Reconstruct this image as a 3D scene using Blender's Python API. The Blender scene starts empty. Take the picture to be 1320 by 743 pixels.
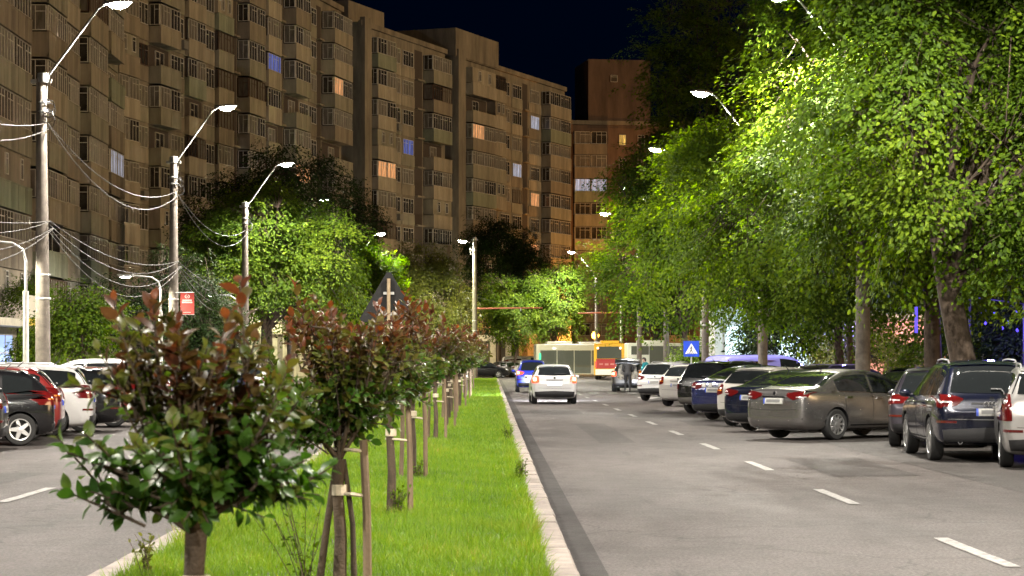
import bpy, bmesh, math, random
import numpy as np
from mathutils import Vector, Matrix, noise
from mathutils.bvhtree import BVHTree

random.seed(7)
RNG = np.random.default_rng(11)
SC = bpy.context.scene
COL = SC.collection
F, CX, HY, EYE = 2940.0, 632.0, 463.0, 1.7      # focal length in photo pixels, vanishing point, eye height
R = math.radians


def at(px, d):
    """lateral position of a photo column at depth d"""
    return (px - CX) / F * d


def zat(py, d):
    return EYE + (HY - py) / F * d


# ------------------------------------------------------------------ materials
MATS = {}


def mat(name, col, rough=0.6, metal=0.0, spec=0.5, var=0.0, scale=6.0, bump=0.0, bscale=40.0, coat=0.0,
        emit=None, estr=0.0, col2=None, detail=4.0, streak=False):
    if name in MATS:
        return MATS[name]
    m = bpy.data.materials.new(name)
    m.use_nodes = True
    nt = m.node_tree
    b = nt.nodes['Principled BSDF']
    b.inputs['Base Color'].default_value = (*col, 1)
    b.inputs['Roughness'].default_value = rough
    b.inputs['Metallic'].default_value = metal
    b.inputs['Specular IOR Level'].default_value = spec
    b.inputs['Coat Weight'].default_value = coat
    b.inputs['Coat Roughness'].default_value = 0.04
    tc = None
    if var > 0 or bump > 0:
        tc = nt.nodes.new('ShaderNodeTexCoord')
    if var > 0:
        mp = nt.nodes.new('ShaderNodeMapping')
        nt.links.new(tc.outputs['Object'], mp.inputs[0])
        mp.inputs['Scale'].default_value = (scale, scale, scale * (0.22 if streak else 1))
        n = nt.nodes.new('ShaderNodeTexNoise')
        n.inputs['Scale'].default_value = 1.0
        n.inputs['Detail'].default_value = detail
        n.inputs['Roughness'].default_value = 0.65
        nt.links.new(mp.outputs[0], n.inputs['Vector'])
        r = nt.nodes.new('ShaderNodeValToRGB')
        c2 = col2 or tuple(c * (1 - var) for c in col)
        r.color_ramp.elements[0].position = 0.33
        r.color_ramp.elements[1].position = 0.68
        r.color_ramp.elements[0].color = (*c2, 1)
        r.color_ramp.elements[1].color = (*[min(1, c * (1 + var * 0.35)) for c in col], 1)
        nt.links.new(n.outputs['Fac'], r.inputs[0])
        nt.links.new(r.outputs[0], b.inputs['Base Color'])
    if bump > 0:
        n = nt.nodes.new('ShaderNodeTexNoise')
        n.inputs['Scale'].default_value = bscale
        n.inputs['Detail'].default_value = 5
        nt.links.new(tc.outputs['Object'], n.inputs['Vector'])
        bp = nt.nodes.new('ShaderNodeBump')
        bp.inputs['Strength'].default_value = bump
        bp.inputs['Distance'].default_value = 0.02
        nt.links.new(n.outputs['Fac'], bp.inputs['Height'])
        nt.links.new(bp.outputs[0], b.inputs['Normal'])
    if emit:
        b.inputs['Emission Color'].default_value = (*emit, 1)
        b.inputs['Emission Strength'].default_value = estr
    MATS[name] = m
    return m


def leaf_mat(name, stops, rough=0.42, trans=0.35, spec=0.5):
    """leaf: colour by the leaf's own tint, thin and translucent"""
    m = bpy.data.materials.new(name)
    m.use_nodes = True
    nt = m.node_tree
    b = nt.nodes['Principled BSDF']
    out = nt.nodes['Material Output']
    a = nt.nodes.new('ShaderNodeAttribute')
    a.attribute_name = 'tint'
    r = nt.nodes.new('ShaderNodeValToRGB')
    el = r.color_ramp.elements
    el[0].position, el[0].color = stops[0][0], (*stops[0][1], 1)
    el[1].position, el[1].color = stops[-1][0], (*stops[-1][1], 1)
    for p, c in stops[1:-1]:
        e = el.new(p)
        e.color = (*c, 1)
    nt.links.new(a.outputs['Fac'], r.inputs[0])
    nt.links.new(r.outputs[0], b.inputs['Base Color'])
    b.inputs['Roughness'].default_value = rough
    b.inputs['Specular IOR Level'].default_value = spec
    t = nt.nodes.new('ShaderNodeBsdfTranslucent')
    hs = nt.nodes.new('ShaderNodeHueSaturation')
    hs.inputs['Value'].default_value = 1.5
    hs.inputs['Saturation'].default_value = 1.1
    nt.links.new(r.outputs[0], hs.inputs['Color'])
    nt.links.new(hs.outputs[0], t.inputs[0])
    mx = nt.nodes.new('ShaderNodeMixShader')
    mx.inputs[0].default_value = trans
    nt.links.new(b.outputs[0], mx.inputs[1])
    nt.links.new(t.outputs[0], mx.inputs[2])
    nt.links.new(mx.outputs[0], out.inputs[0])
    MATS[name] = m
    return m


# ------------------------------------------------------------------ scene tree helpers
def tag(o, label=None, cat=None, group=None, kind=None):
    if label: o['label'] = label
    if cat: o['category'] = cat
    if group: o['group'] = group
    if kind: o['kind'] = kind
    return o


def thing(name, label, cat, loc=(0, 0, 0), rz=0.0, group=None):
    o = bpy.data.objects.new(name, None)
    o.empty_display_size = 0.3
    COL.objects.link(o)
    o.location = loc
    o.rotation_euler = (0, 0, rz)
    return tag(o, label, cat, group)


def link(name, me, material=None, parent=None, loc=(0, 0, 0), rot=(0, 0, 0)):
    o = bpy.data.objects.new(name, me)
    COL.objects.link(o)
    if material is not None and len(me.materials) == 0:
        for m in (material if isinstance(material, (list, tuple)) else [material]):
            me.materials.append(m)
    o.parent = parent
    o.location = loc
    o.rotation_euler = rot
    return o


def copy_tree(o, parent=None):
    c = o.copy()
    COL.objects.link(c)
    c.parent = parent
    for ch in list(o.children):
        copy_tree(ch, c)
    return c


class MB:
    """collects simple solids; build() links them as one mesh object"""

    def __init__(s):
        s.v, s.f = [], []

    def add(s, vs, fs):
        b = len(s.v)
        s.v += [tuple(v) for v in vs]
        s.f += [tuple(b + i for i in f) for f in fs]
        return s

    def box(s, x0, x1, y0, y1, z0, z1, M=None):
        vs = [Vector((x, y, z)) for z in (z0, z1) for y in (y0, y1) for x in (x0, x1)]
        if M is not None: vs = [M @ v for v in vs]
        return s.add(vs, [(0, 2, 3, 1), (4, 5, 7, 6), (0, 1, 5, 4), (2, 6, 7, 3), (0, 4, 6, 2), (1, 3, 7, 5)])

    def quad(s, a, b, c, d):
        return s.add([a, b, c, d], [(0, 1, 2, 3)])

    def tube(s, pts, rad, n=6, cap=True):
        pts = [Vector(p) for p in pts]
        rads = rad if isinstance(rad, (list, tuple)) else [rad] * len(pts)
        vs, fs = [], []
        up = Vector((0.13, 0.31, 0.94))
        for i, p in enumerate(pts):
            t = (pts[min(i + 1, len(pts) - 1)] - pts[max(i - 1, 0)])
            t.normalize()
            a = t.cross(up)
            if a.length < 0.15: a = t.cross(Vector((1, 0, 0.1)))
            a.normalize()
            b = t.cross(a)
            for k in range(n):
                q = 2 * math.pi * k / n
                vs.append(p + (a * math.cos(q) + b * math.sin(q)) * rads[i])
        for i in range(len(pts) - 1):
            for k in range(n):
                k2 = (k + 1) % n
                fs.append((i * n + k, i * n + k2, (i + 1) * n + k2, (i + 1) * n + k))
        if cap:
            fs.append(tuple(range(n))[::-1])
            fs.append(tuple((len(pts) - 1) * n + k for k in range(n)))
        return s.add(vs, fs)

    def lathe(s, prof, n=16, M=None, axis='z'):
        """prof: (radius, height)"""
        vs, fs = [], []
        for r, h in prof:
            for k in range(n):
                q = 2 * math.pi * k / n
                p = Vector((r * math.cos(q), r * math.sin(q), h))
                if axis == 'y': p = Vector((p.x, p.z, p.y))
                vs.append(M @ p if M is not None else p)
        for i in range(len(prof) - 1):
            for k in range(n):
                k2 = (k + 1) % n
                fs.append((i * n + k, i * n + k2, (i + 1) * n + k2, (i + 1) * n + k))
        return s.add(vs, fs)

    def prism(s, poly, a0, a1, axis='y', M=None):
        """extrude polygon [(u,v)]; axis y: (u,a,v), axis x: (a,u,v), axis z: (u,v,a)"""
        def mk(u, v, a):
            p = Vector({'y': (u, a, v), 'x': (a, u, v), 'z': (u, v, a)}[axis])
            return M @ p if M is not None else p
        n = len(poly)
        vs = [mk(u, v, a0) for u, v in poly] + [mk(u, v, a1) for u, v in poly]
        return s.add(vs, [tuple(range(n)), tuple(range(2 * n - 1, n - 1, -1))] +
                     [(i, n + i, n + (i + 1) % n, (i + 1) % n) for i in range(n)])

    def mesh(s, name, smooth=None, fix=True):
        me = bpy.data.meshes.new(name)
        me.from_pydata(s.v, [], s.f)
        if fix:
            bm = bmesh.new()
            bm.from_mesh(me)
            bmesh.ops.recalc_face_normals(bm, faces=bm.faces)
            bm.to_mesh(me)
            bm.free()
        if smooth:
            me.shade_smooth()
            me.set_sharp_from_angle(angle=R(smooth))
        return me

    def build(s, name, material, parent=None, loc=(0, 0, 0), rot=(0, 0, 0), smooth=None, fix=True):
        return link(name, s.mesh(name, smooth, fix), material, parent, loc, rot)


def np_mesh(name, V, Q, material=None, tint=None, T=None, smooth=False):
    """mesh straight from arrays: V (n,3), quads Q (m,4), triangles T (k,3)"""
    me = bpy.data.meshes.new(name)
    V = np.asarray(V, dtype=np.float32)
    me.vertices.add(len(V))
    me.vertices.foreach_set('co', V.ravel())
    parts = [np.asarray(Q, dtype=np.int32).ravel()]
    sizes = [np.full(len(Q), 4, dtype=np.int32)]
    if T is not None and len(T):
        parts.append(np.asarray(T, dtype=np.int32).ravel())
        sizes.append(np.full(len(T), 3, dtype=np.int32))
    loops, sizes = np.concatenate(parts), np.concatenate(sizes)
    me.loops.add(len(loops))
    me.loops.foreach_set('vertex_index', loops)
    me.polygons.add(len(sizes))
    me.polygons.foreach_set('loop_start', np.concatenate([[0], np.cumsum(sizes)[:-1]]).astype(np.int32))
    me.update(calc_edges=True)
    if tint is not None:
        at_ = me.attributes.new('tint', 'FLOAT', 'POINT')
        at_.data.foreach_set('value', np.asarray(tint, dtype=np.float32))
    if smooth:
        me.shade_smooth()
    if material: me.materials.append(material)
    return me


# leaf templates: x along the leaf (0..1), y across, z up
LEAF6 = (np.array([[0, 0, 0], [.28, .26, .05], [.68, .24, .04], [1, 0, -.06], [.68, -.24, .04], [.28, -.26, .05]]),
         np.array([[0, 3, 2, 1], [0, 5, 4, 3]]))


def _leaf_fine():
    st = [(0, .03), (.18, .22), (.42, .32), (.68, .26), (.88, .11), (1.0, .008)]
    v, q = [], []
    for i, (x, w) in enumerate(st):
        z = 0.05 - 0.34 * (x - .35) ** 2
        v += [[x, w, z + .22 * w], [x, 0, z], [x, -w, z + .22 * w]]
        if i:
            a, b = (i - 1) * 3, i * 3
            q += [[a, b, b + 1, a + 1], [a + 1, b + 1, b + 2, a + 2]]
    return np.array(v), np.array(q)


LEAFINE = _leaf_fine()
BLADE = (np.array([[0, .5, 0], [0, -.5, 0], [.55, .38, .06], [.55, -.38, .06], [1, 0, .34]]), None)


def _norm(a):
    return a / np.maximum(np.linalg.norm(a, axis=1, keepdims=True), 1e-6)


def place_leaves(tpl, P, D, N, S, tint, wid=None):
    """array the leaf template at P with direction D, normal N, size S -> V, Q, tint per vertex"""
    tv, tq = tpl
    D = _norm(D)
    B = _norm(np.cross(N, D))
    N2 = np.cross(D, B)
    S = np.asarray(S)[:, None, None]
    W = S if wid is None else np.asarray(wid)[:, None, None]
    V = P[:, None, :] + S * tv[None, :, 0:1] * D[:, None, :] + W * tv[None, :, 1:2] * B[:, None, :] \
        + S * tv[None, :, 2:3] * N2[:, None, :]
    n, k = len(P), len(tv)
    V = V.reshape(-1, 3)
    Q = None
    if tq is not None:
        Q = (np.arange(n)[:, None, None] * k + tq[None]).reshape(-1, 4)
    return V, Q, np.repeat(tint, k)
# ------------------------------------------------------------------ ground, roads, kerbs
def asphalt(name, c, c2, fine=0.38, patch=0.9):
    m = bpy.data.materials.new(name)
    m.use_nodes = True
    nt = m.node_tree
    L = nt.links
    b = nt.nodes['Principled BSDF']
    tc = nt.nodes.new('ShaderNodeTexCoord')

    def nz(scale, sx=1, sy=1, det=4):
        mp = nt.nodes.new('ShaderNodeMapping')
        mp.inputs['Scale'].default_value = (sx, sy, 1)
        L.new(tc.outputs['Object'], mp.inputs[0])
        n = nt.nodes.new('ShaderNodeTexNoise')
        n.inputs['Scale'].default_value = scale
        n.inputs['Detail'].default_value = det
        n.inputs['Roughness'].default_value = .7
        L.new(mp.outputs[0], n.inputs['Vector'])
        return n.outputs['Fac']

    def ramp(fac, lo, hi, ca, cb):
        r = nt.nodes.new('ShaderNodeValToRGB')
        r.color_ramp.elements[0].position = lo
        r.color_ramp.elements[1].position = hi
        r.color_ramp.elements[0].color = (*ca, 1)
        r.color_ramp.elements[1].color = (*cb, 1)
        L.new(fac, r.inputs[0])
        return r.outputs[0]

    def mul(a, bb, f=1.0):
        x = nt.nodes.new('ShaderNodeMix')
        x.data_type = 'RGBA'
        x.blend_type = 'MULTIPLY'
        x.inputs[0].default_value = f
        L.new(a, x.inputs[6])
        L.new(bb, x.inputs[7])
        return x.outputs[2]
    base = ramp(nz(0.8, 1, .3, 7), .40, .62, c2, c)                 # worn wheel tracks and old patches, long along the road
    speck = ramp(nz(34, 1, .5, 3), .42, .60, (1 - fine,) * 3, (1 + fine * .5,) * 3)
    tar = ramp(nz(1.7, 1, .12, 6), .30, .40, (1 - patch * .45,) * 3, (1, 1, 1))
    base = mul(mul(base, speck), tar)
    # cracks
    v = nt.nodes.new('ShaderNodeTexVoronoi')
    v.feature = 'DISTANCE_TO_EDGE'
    v.inputs['Scale'].default_value = .22
    mpv = nt.nodes.new('ShaderNodeMapping')
    L.new(tc.outputs['Object'], mpv.inputs[0])
    nw = nt.nodes.new('ShaderNodeTexNoise')
    nw.inputs['Scale'].default_value = 1.2
    L.new(tc.outputs['Object'], nw.inputs['Vector'])
    ad = nt.nodes.new('ShaderNodeVectorMath')
    ad.operation = 'ADD'
    L.new(mpv.outputs[0], ad.inputs[0])
    L.new(nw.outputs['Color'], ad.inputs[1])
    L.new(ad.outputs[0], v.inputs['Vector'])
    base = mul(base, ramp(v.outputs['Distance'], .0015, .005, (.55, .55, .55), (1, 1, 1)))
    L.new(base, b.inputs['Base Color'])
    rr = nt.nodes.new('ShaderNodeMapRange')
    rr.inputs['To Min'].default_value = .58
    rr.inputs['To Max'].default_value = .85
    L.new(nz(3.0), rr.inputs[0])
    L.new(rr.outputs[0], b.inputs['Roughness'])
    b.inputs['Specular IOR Level'].default_value = .10
    bp = nt.nodes.new('ShaderNodeBump')
    bp.inputs['Strength'].default_value = .35
    bp.inputs['Distance'].default_value = .01
    L.new(nz(90, 1, 1, 2), bp.inputs['Height'])
    L.new(bp.outputs[0], b.inputs['Normal'])
    return m


M_ASPH = asphalt('asphalt_worn', (.086, .0750, .0715), (.058, .0505, .0480))
M_ASPH_P = asphalt('asphalt_parking', (.062, .056, .053), (.043, .039, .037))
M_TAR = asphalt('asphalt_joint', (.022, .0175, .0170), (.016, .0130, .0125), .25, .3)
M_PAVE = mat('paving', (.26, .24, .21), .85, var=.35, scale=3, bump=.3, bscale=30)
M_DIRT = mat('soil', (.055, .05, .03), .95, var=.5, scale=2.0, bump=.5, bscale=12, col2=(.02, .035, .01))
M_PAINT = mat('road_paint', (.19, .182, .172), .7, var=.5, scale=12, col2=(.10, .095, .09), detail=8, bump=.1, bscale=60)
_r = [n for n in M_PAINT.node_tree.nodes if n.type == 'VALTORGB'][0]
_r.color_ramp.elements[0].position, _r.color_ramp.elements[1].position = .40, .56
M_STONE = mat('kerb_stone', (.24, .20, .172), .8, var=.35, scale=5, bump=.35, bscale=35)
M_CONC = mat('pole_concrete', (.175, .15, .125), .85, var=.4, scale=4, bump=.25, bscale=30)
M_STEEL = mat('galvanised_steel', (.45, .45, .43), .45, metal=.6, var=.2, scale=6)
M_BLACKP = mat('black_plastic', (.012, .012, .013), .5)
M_RUBBER = mat('rubber', (.014, .014, .014), .8)
M_WOOD = mat('stake_wood', (.19, .135, .085), .85, var=.45, scale=9, streak=True, bump=.3, bscale=30)
M_BARK = mat('bark', (.085, .06, .042), .95, var=.55, scale=7, streak=True, bump=.9, bscale=22)
M_BARKP = mat('bark_young', (.085, .06, .038), .9, var=.5, scale=16, streak=True, bump=.6, bscale=60)


def sheet(name, x0, x1, y0, y1, z, m, kind='structure'):
    o = MB().quad((x0, y0, z), (x1, y0, z), (x1, y1, z), (x0, y1, z)).build(name, m)
    return tag(o, kind=kind)


sheet('ground', -500, 500, -60, 900, -.03, M_DIRT)
sheet('road', -60, 60, -30, 224, 0, M_ASPH)
sheet('parking_strip', 6.75, 9.8, -20, 170, .004, M_ASPH_P)
M_PATCH = asphalt('asphalt_patch', (.058, .051, .049), (.040, .036, .034), .4, .5)
mb_ = MB()
for x0, x1, y0, y1 in ((5.0, 6.3, 33, 39), (2.2, 3.0, 46, 60), (1.3, 2.9, 70, 76), (5.2, 6.6, 58, 63), (-5.2, -3.9, 38, 47), (-8.3, -6.6, 30, 34)):
    mb_.add([(x0 + random.uniform(-.06, .06), y0, .0041), (x1 + random.uniform(-.06, .06), y0 + .15, .0041), (x1, y1, .0041), (x0, y1 - .2, .0041)], [(0, 1, 2, 3)])
tag(mb_.build('road_patch', M_PATCH), kind='structure')
sheet('gutter_strip', .67, .93, -10, 183, .004, M_TAR)

MED_L, MED_R, MED_END = -2.70, .42, 180.0


def kerb(name, pts, w=.23, h=.13, seg=1.0):
    """kerb stones laid end to end along a polyline, a small joint between them"""
    mb = MB()
    for a, b in zip(pts[:-1], pts[1:]):
        a, b = Vector(a), Vector(b)
        L = (b - a).length
        n = max(1, round(L / seg))
        d = (b - a).normalized()
        q = Vector((-d.y, d.x))
        for i in range(n):
            p0, p1 = a + d * (L * i / n + .006), a + d * (L * (i + 1) / n - .006)
            hh = h + random.uniform(-.006, .006)
            off = q * random.uniform(-.006, .006)
            c = [p0 - q * w / 2 + off, p1 - q * w / 2 + off, p1 + q * w / 2 + off, p0 + q * w / 2 + off]
            e = .02
            ci = [p0 - q * (w / 2 - e) + off, p1 - q * (w / 2 - e) + off, p1 + q * (w / 2 - e) + off, p0 + q * (w / 2 - e) + off]
            vs = [(p.x, p.y, -.02) for p in c] + [(p.x, p.y, hh - e) for p in c] + [(p.x, p.y, hh) for p in ci]
            fs = []
            for k in range(4):
                k2 = (k + 1) % 4
                fs += [(k, k2, 4 + k2, 4 + k), (4 + k, 4 + k2, 8 + k2, 8 + k)]
            fs.append((8, 9, 10, 11))
            mb.add(vs, fs)
    return tag(mb.build(name, M_STONE), kind='structure')


nose = [(MED_R + .12 - 1.68 * (1 - math.cos(t)), MED_END + 1.68 * math.sin(t)) for t in np.linspace(0, math.pi, 9)]
kerb('kerb_median', [(MED_R + .12, -8)] + nose + [(MED_L - .12, -8)])
kerb('kerb_right', [(9.9, -20), (9.9, 172), (14, 180), (40, 186)])
kerb('kerb_left', [(-12.9, -20), (-12.9, 178), (-17, 188), (-40, 196)])
kerb('kerb_crossing', [(-40, 211), (40, 218)])
MB().box(MED_L, MED_R, -8, MED_END + .6, -.02, .10).build('median_soil', M_DIRT)['kind'] = 'structure'
tag(MB().prism([(10.02, -20), (16, -20), (16, 187), (14.2, 180.2), (10.02, 172)], -.02, .12, 'z').build('sidewalk_right', M_PAVE), kind='structure')
tag(MB().prism([(-13.02, -20), (-13.02, 178), (-17, 188), (-40, 196), (-40, -20)], -.02, .12, 'z').build('sidewalk_left', M_PAVE), kind='structure')
tag(MB().prism([(-40, 211.2), (40, 218.2), (40, 300), (-40, 300)], -.02, .12, 'z').build('sidewalk_far', M_PAVE), kind='structure')

# painted marks: lane dashes, arrow, stop lines
mk = MB()


def dash(x, y, L=3.0, w=.14):
    pts = []
    n = 8
    vs, fs = [], []
    for i in range(n + 1):
        yy = y + L * i / n
        e1, e2 = random.uniform(-.008, .008), random.uniform(-.008, .008)
        vs += [(x - w / 2 + e1, yy, .008), (x + w / 2 + e2, yy, .008)]
        if i: fs.append((2 * i - 2, 2 * i - 1, 2 * i + 1, 2 * i))
    mk.add(vs, fs)


for k in range(-1, 19):
    dash(4.26, 18.6 + 8.05 * k)
    dash(-5.78, 27.0 + 8.05 * k)
for a, b in ((128, 1), (158, 1)):
    dash(2.4, a, 4, .15)
    mk.add([(1.95, a + 4, .008), (2.85, a + 4, .008), (2.4, a + 6, .008)], [(0, 1, 2)])
mk.add([(6.4, 99, .008), (6.7, 96, .008), (7.6, 101, .008), (6.6, 102, .008)], [(0, 1, 2, 3)])
mk.quad((1.0, 172, .008), (8.0, 172, .008), (8.0, 172.5, .008), (1.0, 172.5, .008))
for k in range(8):
    x = 1.1 + k * .95
    mk.quad((x, 112, .008), (x + .5, 112, .008), (x + .5, 115, .008), (x, 115, .008))
tag(mk.build('lane_marking', M_PAINT), kind='structure')

# ------------------------------------------------------------------ street lamps
M_GLOW = mat('lamp_glass', (.9, .9, .9), .3, emit=(1, .95, .80), estr=150)
M_GLOW.cycles.emission_sampling = 'NONE'
M_HEAD = mat('lamp_housing', (.30, .30, .29), .5)
LAMP_W = 2800.0


def lamp_light(p, w, name='lamp_light', col=(1, .90, .70), spot=None):
    li = bpy.data.lights.new(name, 'SPOT' if spot else 'POINT')
    li.energy = w
    if spot:
        li.spot_size, li.spot_blend = R(170), .30
    li.color = col
    li.shadow_soft_size = .12
    o = bpy.data.objects.new(name, li)
    COL.objects.link(o)
    o.location = p
    if spot: o.rotation_euler = Vector(spot).to_track_quat('-Z', 'Y').to_euler()
    return o


def head_mesh(side, tip, root):
    """luminaire: tapered housing with glass bowl under it, tilted along the arm"""
    d = Vector(tip) - Vector(root)
    d.normalize()
    q = Vector((-d.y, d.x, 0)).normalized()
    u = d.cross(q) * -1
    if u.z < 0: u = -u
    M = Matrix((d, q, u)).transposed().to_4x4()
    M.translation = Vector(tip)
    h, g = MB(), MB()
    secs = [(-.1, .06, .05), (.05, .13, .09), (.35, .17, .11), (.62, .14, .08), (.72, .06, .03)]
    vs, fs = [], []
    n = 10
    for x, w, t in secs:
        for k in range(n):
            a = 2 * math.pi * k / n
            vs.append(M @ Vector((x, w * math.cos(a), max(-.02, t * math.sin(a)))))
    for i in range(len(secs) - 1):
        for k in range(n):
            fs.append((i * n + k, i * n + (k + 1) % n, (i + 1) * n + (k + 1) % n, (i + 1) * n + k))
    fs += [tuple(range(n)), tuple(range(4 * n, 5 * n))]
    h.add(vs, fs)
    vs, fs = [], []
    gs = [(.04, .05, .03), (.12, .14, .12), (.35, .165, .19), (.56, .13, .12), (.66, .05, .03)]
    for x, w, t in gs:
        for k in range(n):
            a = 2 * math.pi * k / n
            vs.append(M @ Vector((x, w * math.cos(a), min(-.024, -t * abs(math.sin(a))) if math.sin(a) <= 0 else -.024)))
    for i in range(len(gs) - 1):
        for k in range(n):
            fs.append((i * n + k, i * n + (k + 1) % n, (i + 1) * n + (k + 1) % n, (i + 1) * n + k))
    fs += [tuple(range(n)), tuple(range(4 * n, 5 * n))]
    g.add(vs, fs)
    return h, g, M @ Vector((.35, 0, -.36))


def street_lamp(x, y, side, label, top=9.2, hz=11.3, reach=2.0, power=1.0, group='street lamps lining the boulevard', fat=1.0, lean=0.0, sign=None):
    t = thing('street_lamp', label, 'street lamp', (x, y, .12 if abs(x) > 9.9 else .02), 0, group)
    p = MB()
    p.tube([(0, 0, -.1), (lean * .5, 0, top * .5), (lean, 0, top)], [.19 * fat, .155 * fat, .115 * fat], 10)
    p.build('pole', M_CONC, t, smooth=50)
    c = MB()
    c.lathe([(.0, top + .16), (.16, top + .14), (.17, top - .1), (.13, top - .12)], 10)
    c.box(lean - .28, lean + .28, -.05, .05, top - .12, top - .02)
    c.build('pole_cap', M_STEEL, t, smooth=50)
    a = MB()
    a0 = Vector((lean + side * .10, 0, top - 1.0))
    tip = Vector((side * reach * .86, 0, hz - .07))
    a.tube([a0, (lean + side * .17, 0, top + .05), tip - Vector((side * .22, 0, .12)), tip], [.035, .035, .03, .03], 7)
    a.build('lamp_arm', M_STEEL, t, smooth=60)
    h, g, lp = head_mesh(side, tip, tip - Vector((side * 1.0, 0, .10)))
    hd = h.build('lamp_head', M_HEAD, t, smooth=50)
    g.build('lamp_glass', M_GLOW, hd, smooth=60)
    for zz in (top * .35, top * .42, top - .65, top - .9):
        MB().lathe([(.20 * fat - .008 * zz, zz - .03), (.21 * fat - .008 * zz, zz), (.20 * fat - .008 * zz, zz + .03)], 10).build('clamp', M_STEEL, t)
    w = MB()
    for k in range(5):
        an = random.uniform(0, 6.28)
        r0 = random.uniform(.1, .25)
        pts = []
        for q in np.linspace(0, 6.28, 9):
            pts.append((lean + .2 * side + r0 * math.cos(q), -.12 + .1 * math.sin(an + q), top - .75 + r0 * math.sin(q) - .1 * k))
        w.tube(pts, .012, 4)
    w.build('cable_coil', M_BLACKP, t)
    t['height'] = top
    return t, t.location + lp


LL = ['first', 'second', 'third', 'fourth', 'fifth', 'sixth', 'seventh', 'eighth']
LEFT_D = [-9, 14, 37, 62, 87.5, 113, 138.5, 176]
left_lab = ['concrete street lamp on the left pavement behind the camera',
            'concrete street lamp on the left pavement beside the camera, out of shot',
            'concrete street lamp on the left pavement before the black hatchback, out of shot',
            'tall concrete street lamp nearest on the left, its bright head above the near apartment block',
            'concrete street lamp on the left carrying the red banner',
            'concrete street lamp in front of the brightly lit round tree on the left',
            'concrete street lamp with dim head behind the lit round tree on the left',
            'small far street lamp on the left over the yellow green tree']
POLES_L = []
LAMPS_L = []
for i, d in enumerate(LEFT_D):
    x = -12.15 if i < 7 else -10.5
    t, lp = street_lamp(x, d, 1, left_lab[i], lean=-.06 if i == 3 else 0, fat=1.15)
    POLES_L.append(t)
    LAMPS_L.append(lp)
    lamp_light(lp, LAMP_W * (1.0 if i < 7 else 1.7) * (.12 if i == 6 else 1), col=(1, .93, .82) if i < 6 else (.95, 1, .62), spot=(.16, 0, -1))
RIGHT_D = [-7.5, 15, 37.5, 60, 82, 104, 127, 150, 204]
right_lab = ['concrete street lamp on the right pavement behind the camera',
             'concrete street lamp on the right pavement beside the camera, out of shot',
             'concrete street lamp right of the silver car, out of shot',
             'thick pale concrete street lamp standing between the right trees behind the silver sedan',
             'street lamp whose head shines highest before the dark tall tree on the right',
             'street lamp with bare pole beside the blue crossing sign, head over bright leaves',
             'street lamp on the right behind the open boot car, its glow deep in the leaves',
             'far street lamp on the right hidden in the tree past the crossing',
             'street lamp over the far crossing with bright star head in front of the last block']
POLES_R = []
LAMPS = []
for i, d in enumerate(RIGHT_D):
    t, lp = street_lamp(9.8 if i < 8 else 9.5, d, -1, right_lab[i], reach=2.2, fat=1.15 if i == 3 else 1)
    POLES_R.append(t)
    lamp_light(lp, LAMP_W * (1.0, 1.15, 1.15, 1, 1, 1, 1, 1, 1.4)[i], col=(1, .93, .82), spot=(-.06, 0, -1))
    LAMPS.append(lp)
t, lp = street_lamp(-1.25, 183, -1, 'tall pale street lamp on the end of the grass median', top=11.3, hz=11.2, reach=.75, fat=1.25)
lamp_light(lp, LAMP_W * 1.2, col=(1, .92, .60), spot=(-.05, 0, -1))

# lit small gooseneck lamps strapped beside the first poles
def gooseneck(x, y, label):
    t = thing('gooseneck_lamp', label, 'street lamp', (x, y, .12), 0, 'small gooseneck pavement lamps')
    MB().tube([(0, 0, -.1), (0, 0, 3.4)], [.085, .075], 8).build('pole', mat('white_paint', (.72, .71, .66), .5, var=.15), t, smooth=60)
    MB().tube([(0, 0, 3.4), (0, 0, 4.2), (-.08, 0, 4.5), (-.35, 0, 4.68), (-1.1, 0, 4.75)], [.04, .04, .035, .03, .03], 7).build('lamp_arm', M_STEEL, t, smooth=60)
    MB().box(-1.6, -1.05, -.09, .09, 4.70, 4.80).build('lamp_head', M_HEAD, t)
    MB().box(-1.5, -1.15, -.06, .06, 4.67, 4.697).build('lamp_glass', M_GLOW, t)
    lamp_light((x - 1.3, y, 4.6), 420, 'small_lamp_light', (1, .95, .75), spot=(0, .0, -1))
    return t


gooseneck(-12.42, 61.0, 'white gooseneck lamp strapped beside the nearest left street lamp')
gooseneck(-12.5, 86.5, 'white gooseneck lamp beside the pole with the red banner')
gooseneck(-12.4, 112.2, 'white gooseneck lamp beside the pole before the lit round tree')

# overhead cables between the left poles
M_CABLE = mat('cable', (.075, .07, .065), .6)


def cable(a, b, sag, rad, label, group):
    a, b = Vector(a), Vector(b)
    pts = []
    for i in range(17):
        u = i / 16
        p = a.lerp(b, u)
        p.z -= sag * 4 * u * (1 - u)
        pts.append(p)
    o = MB().tube(pts, rad, 5).build('overhead_cable', M_CABLE, smooth=80)
    return tag(o, label, 'cable', group)


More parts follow.
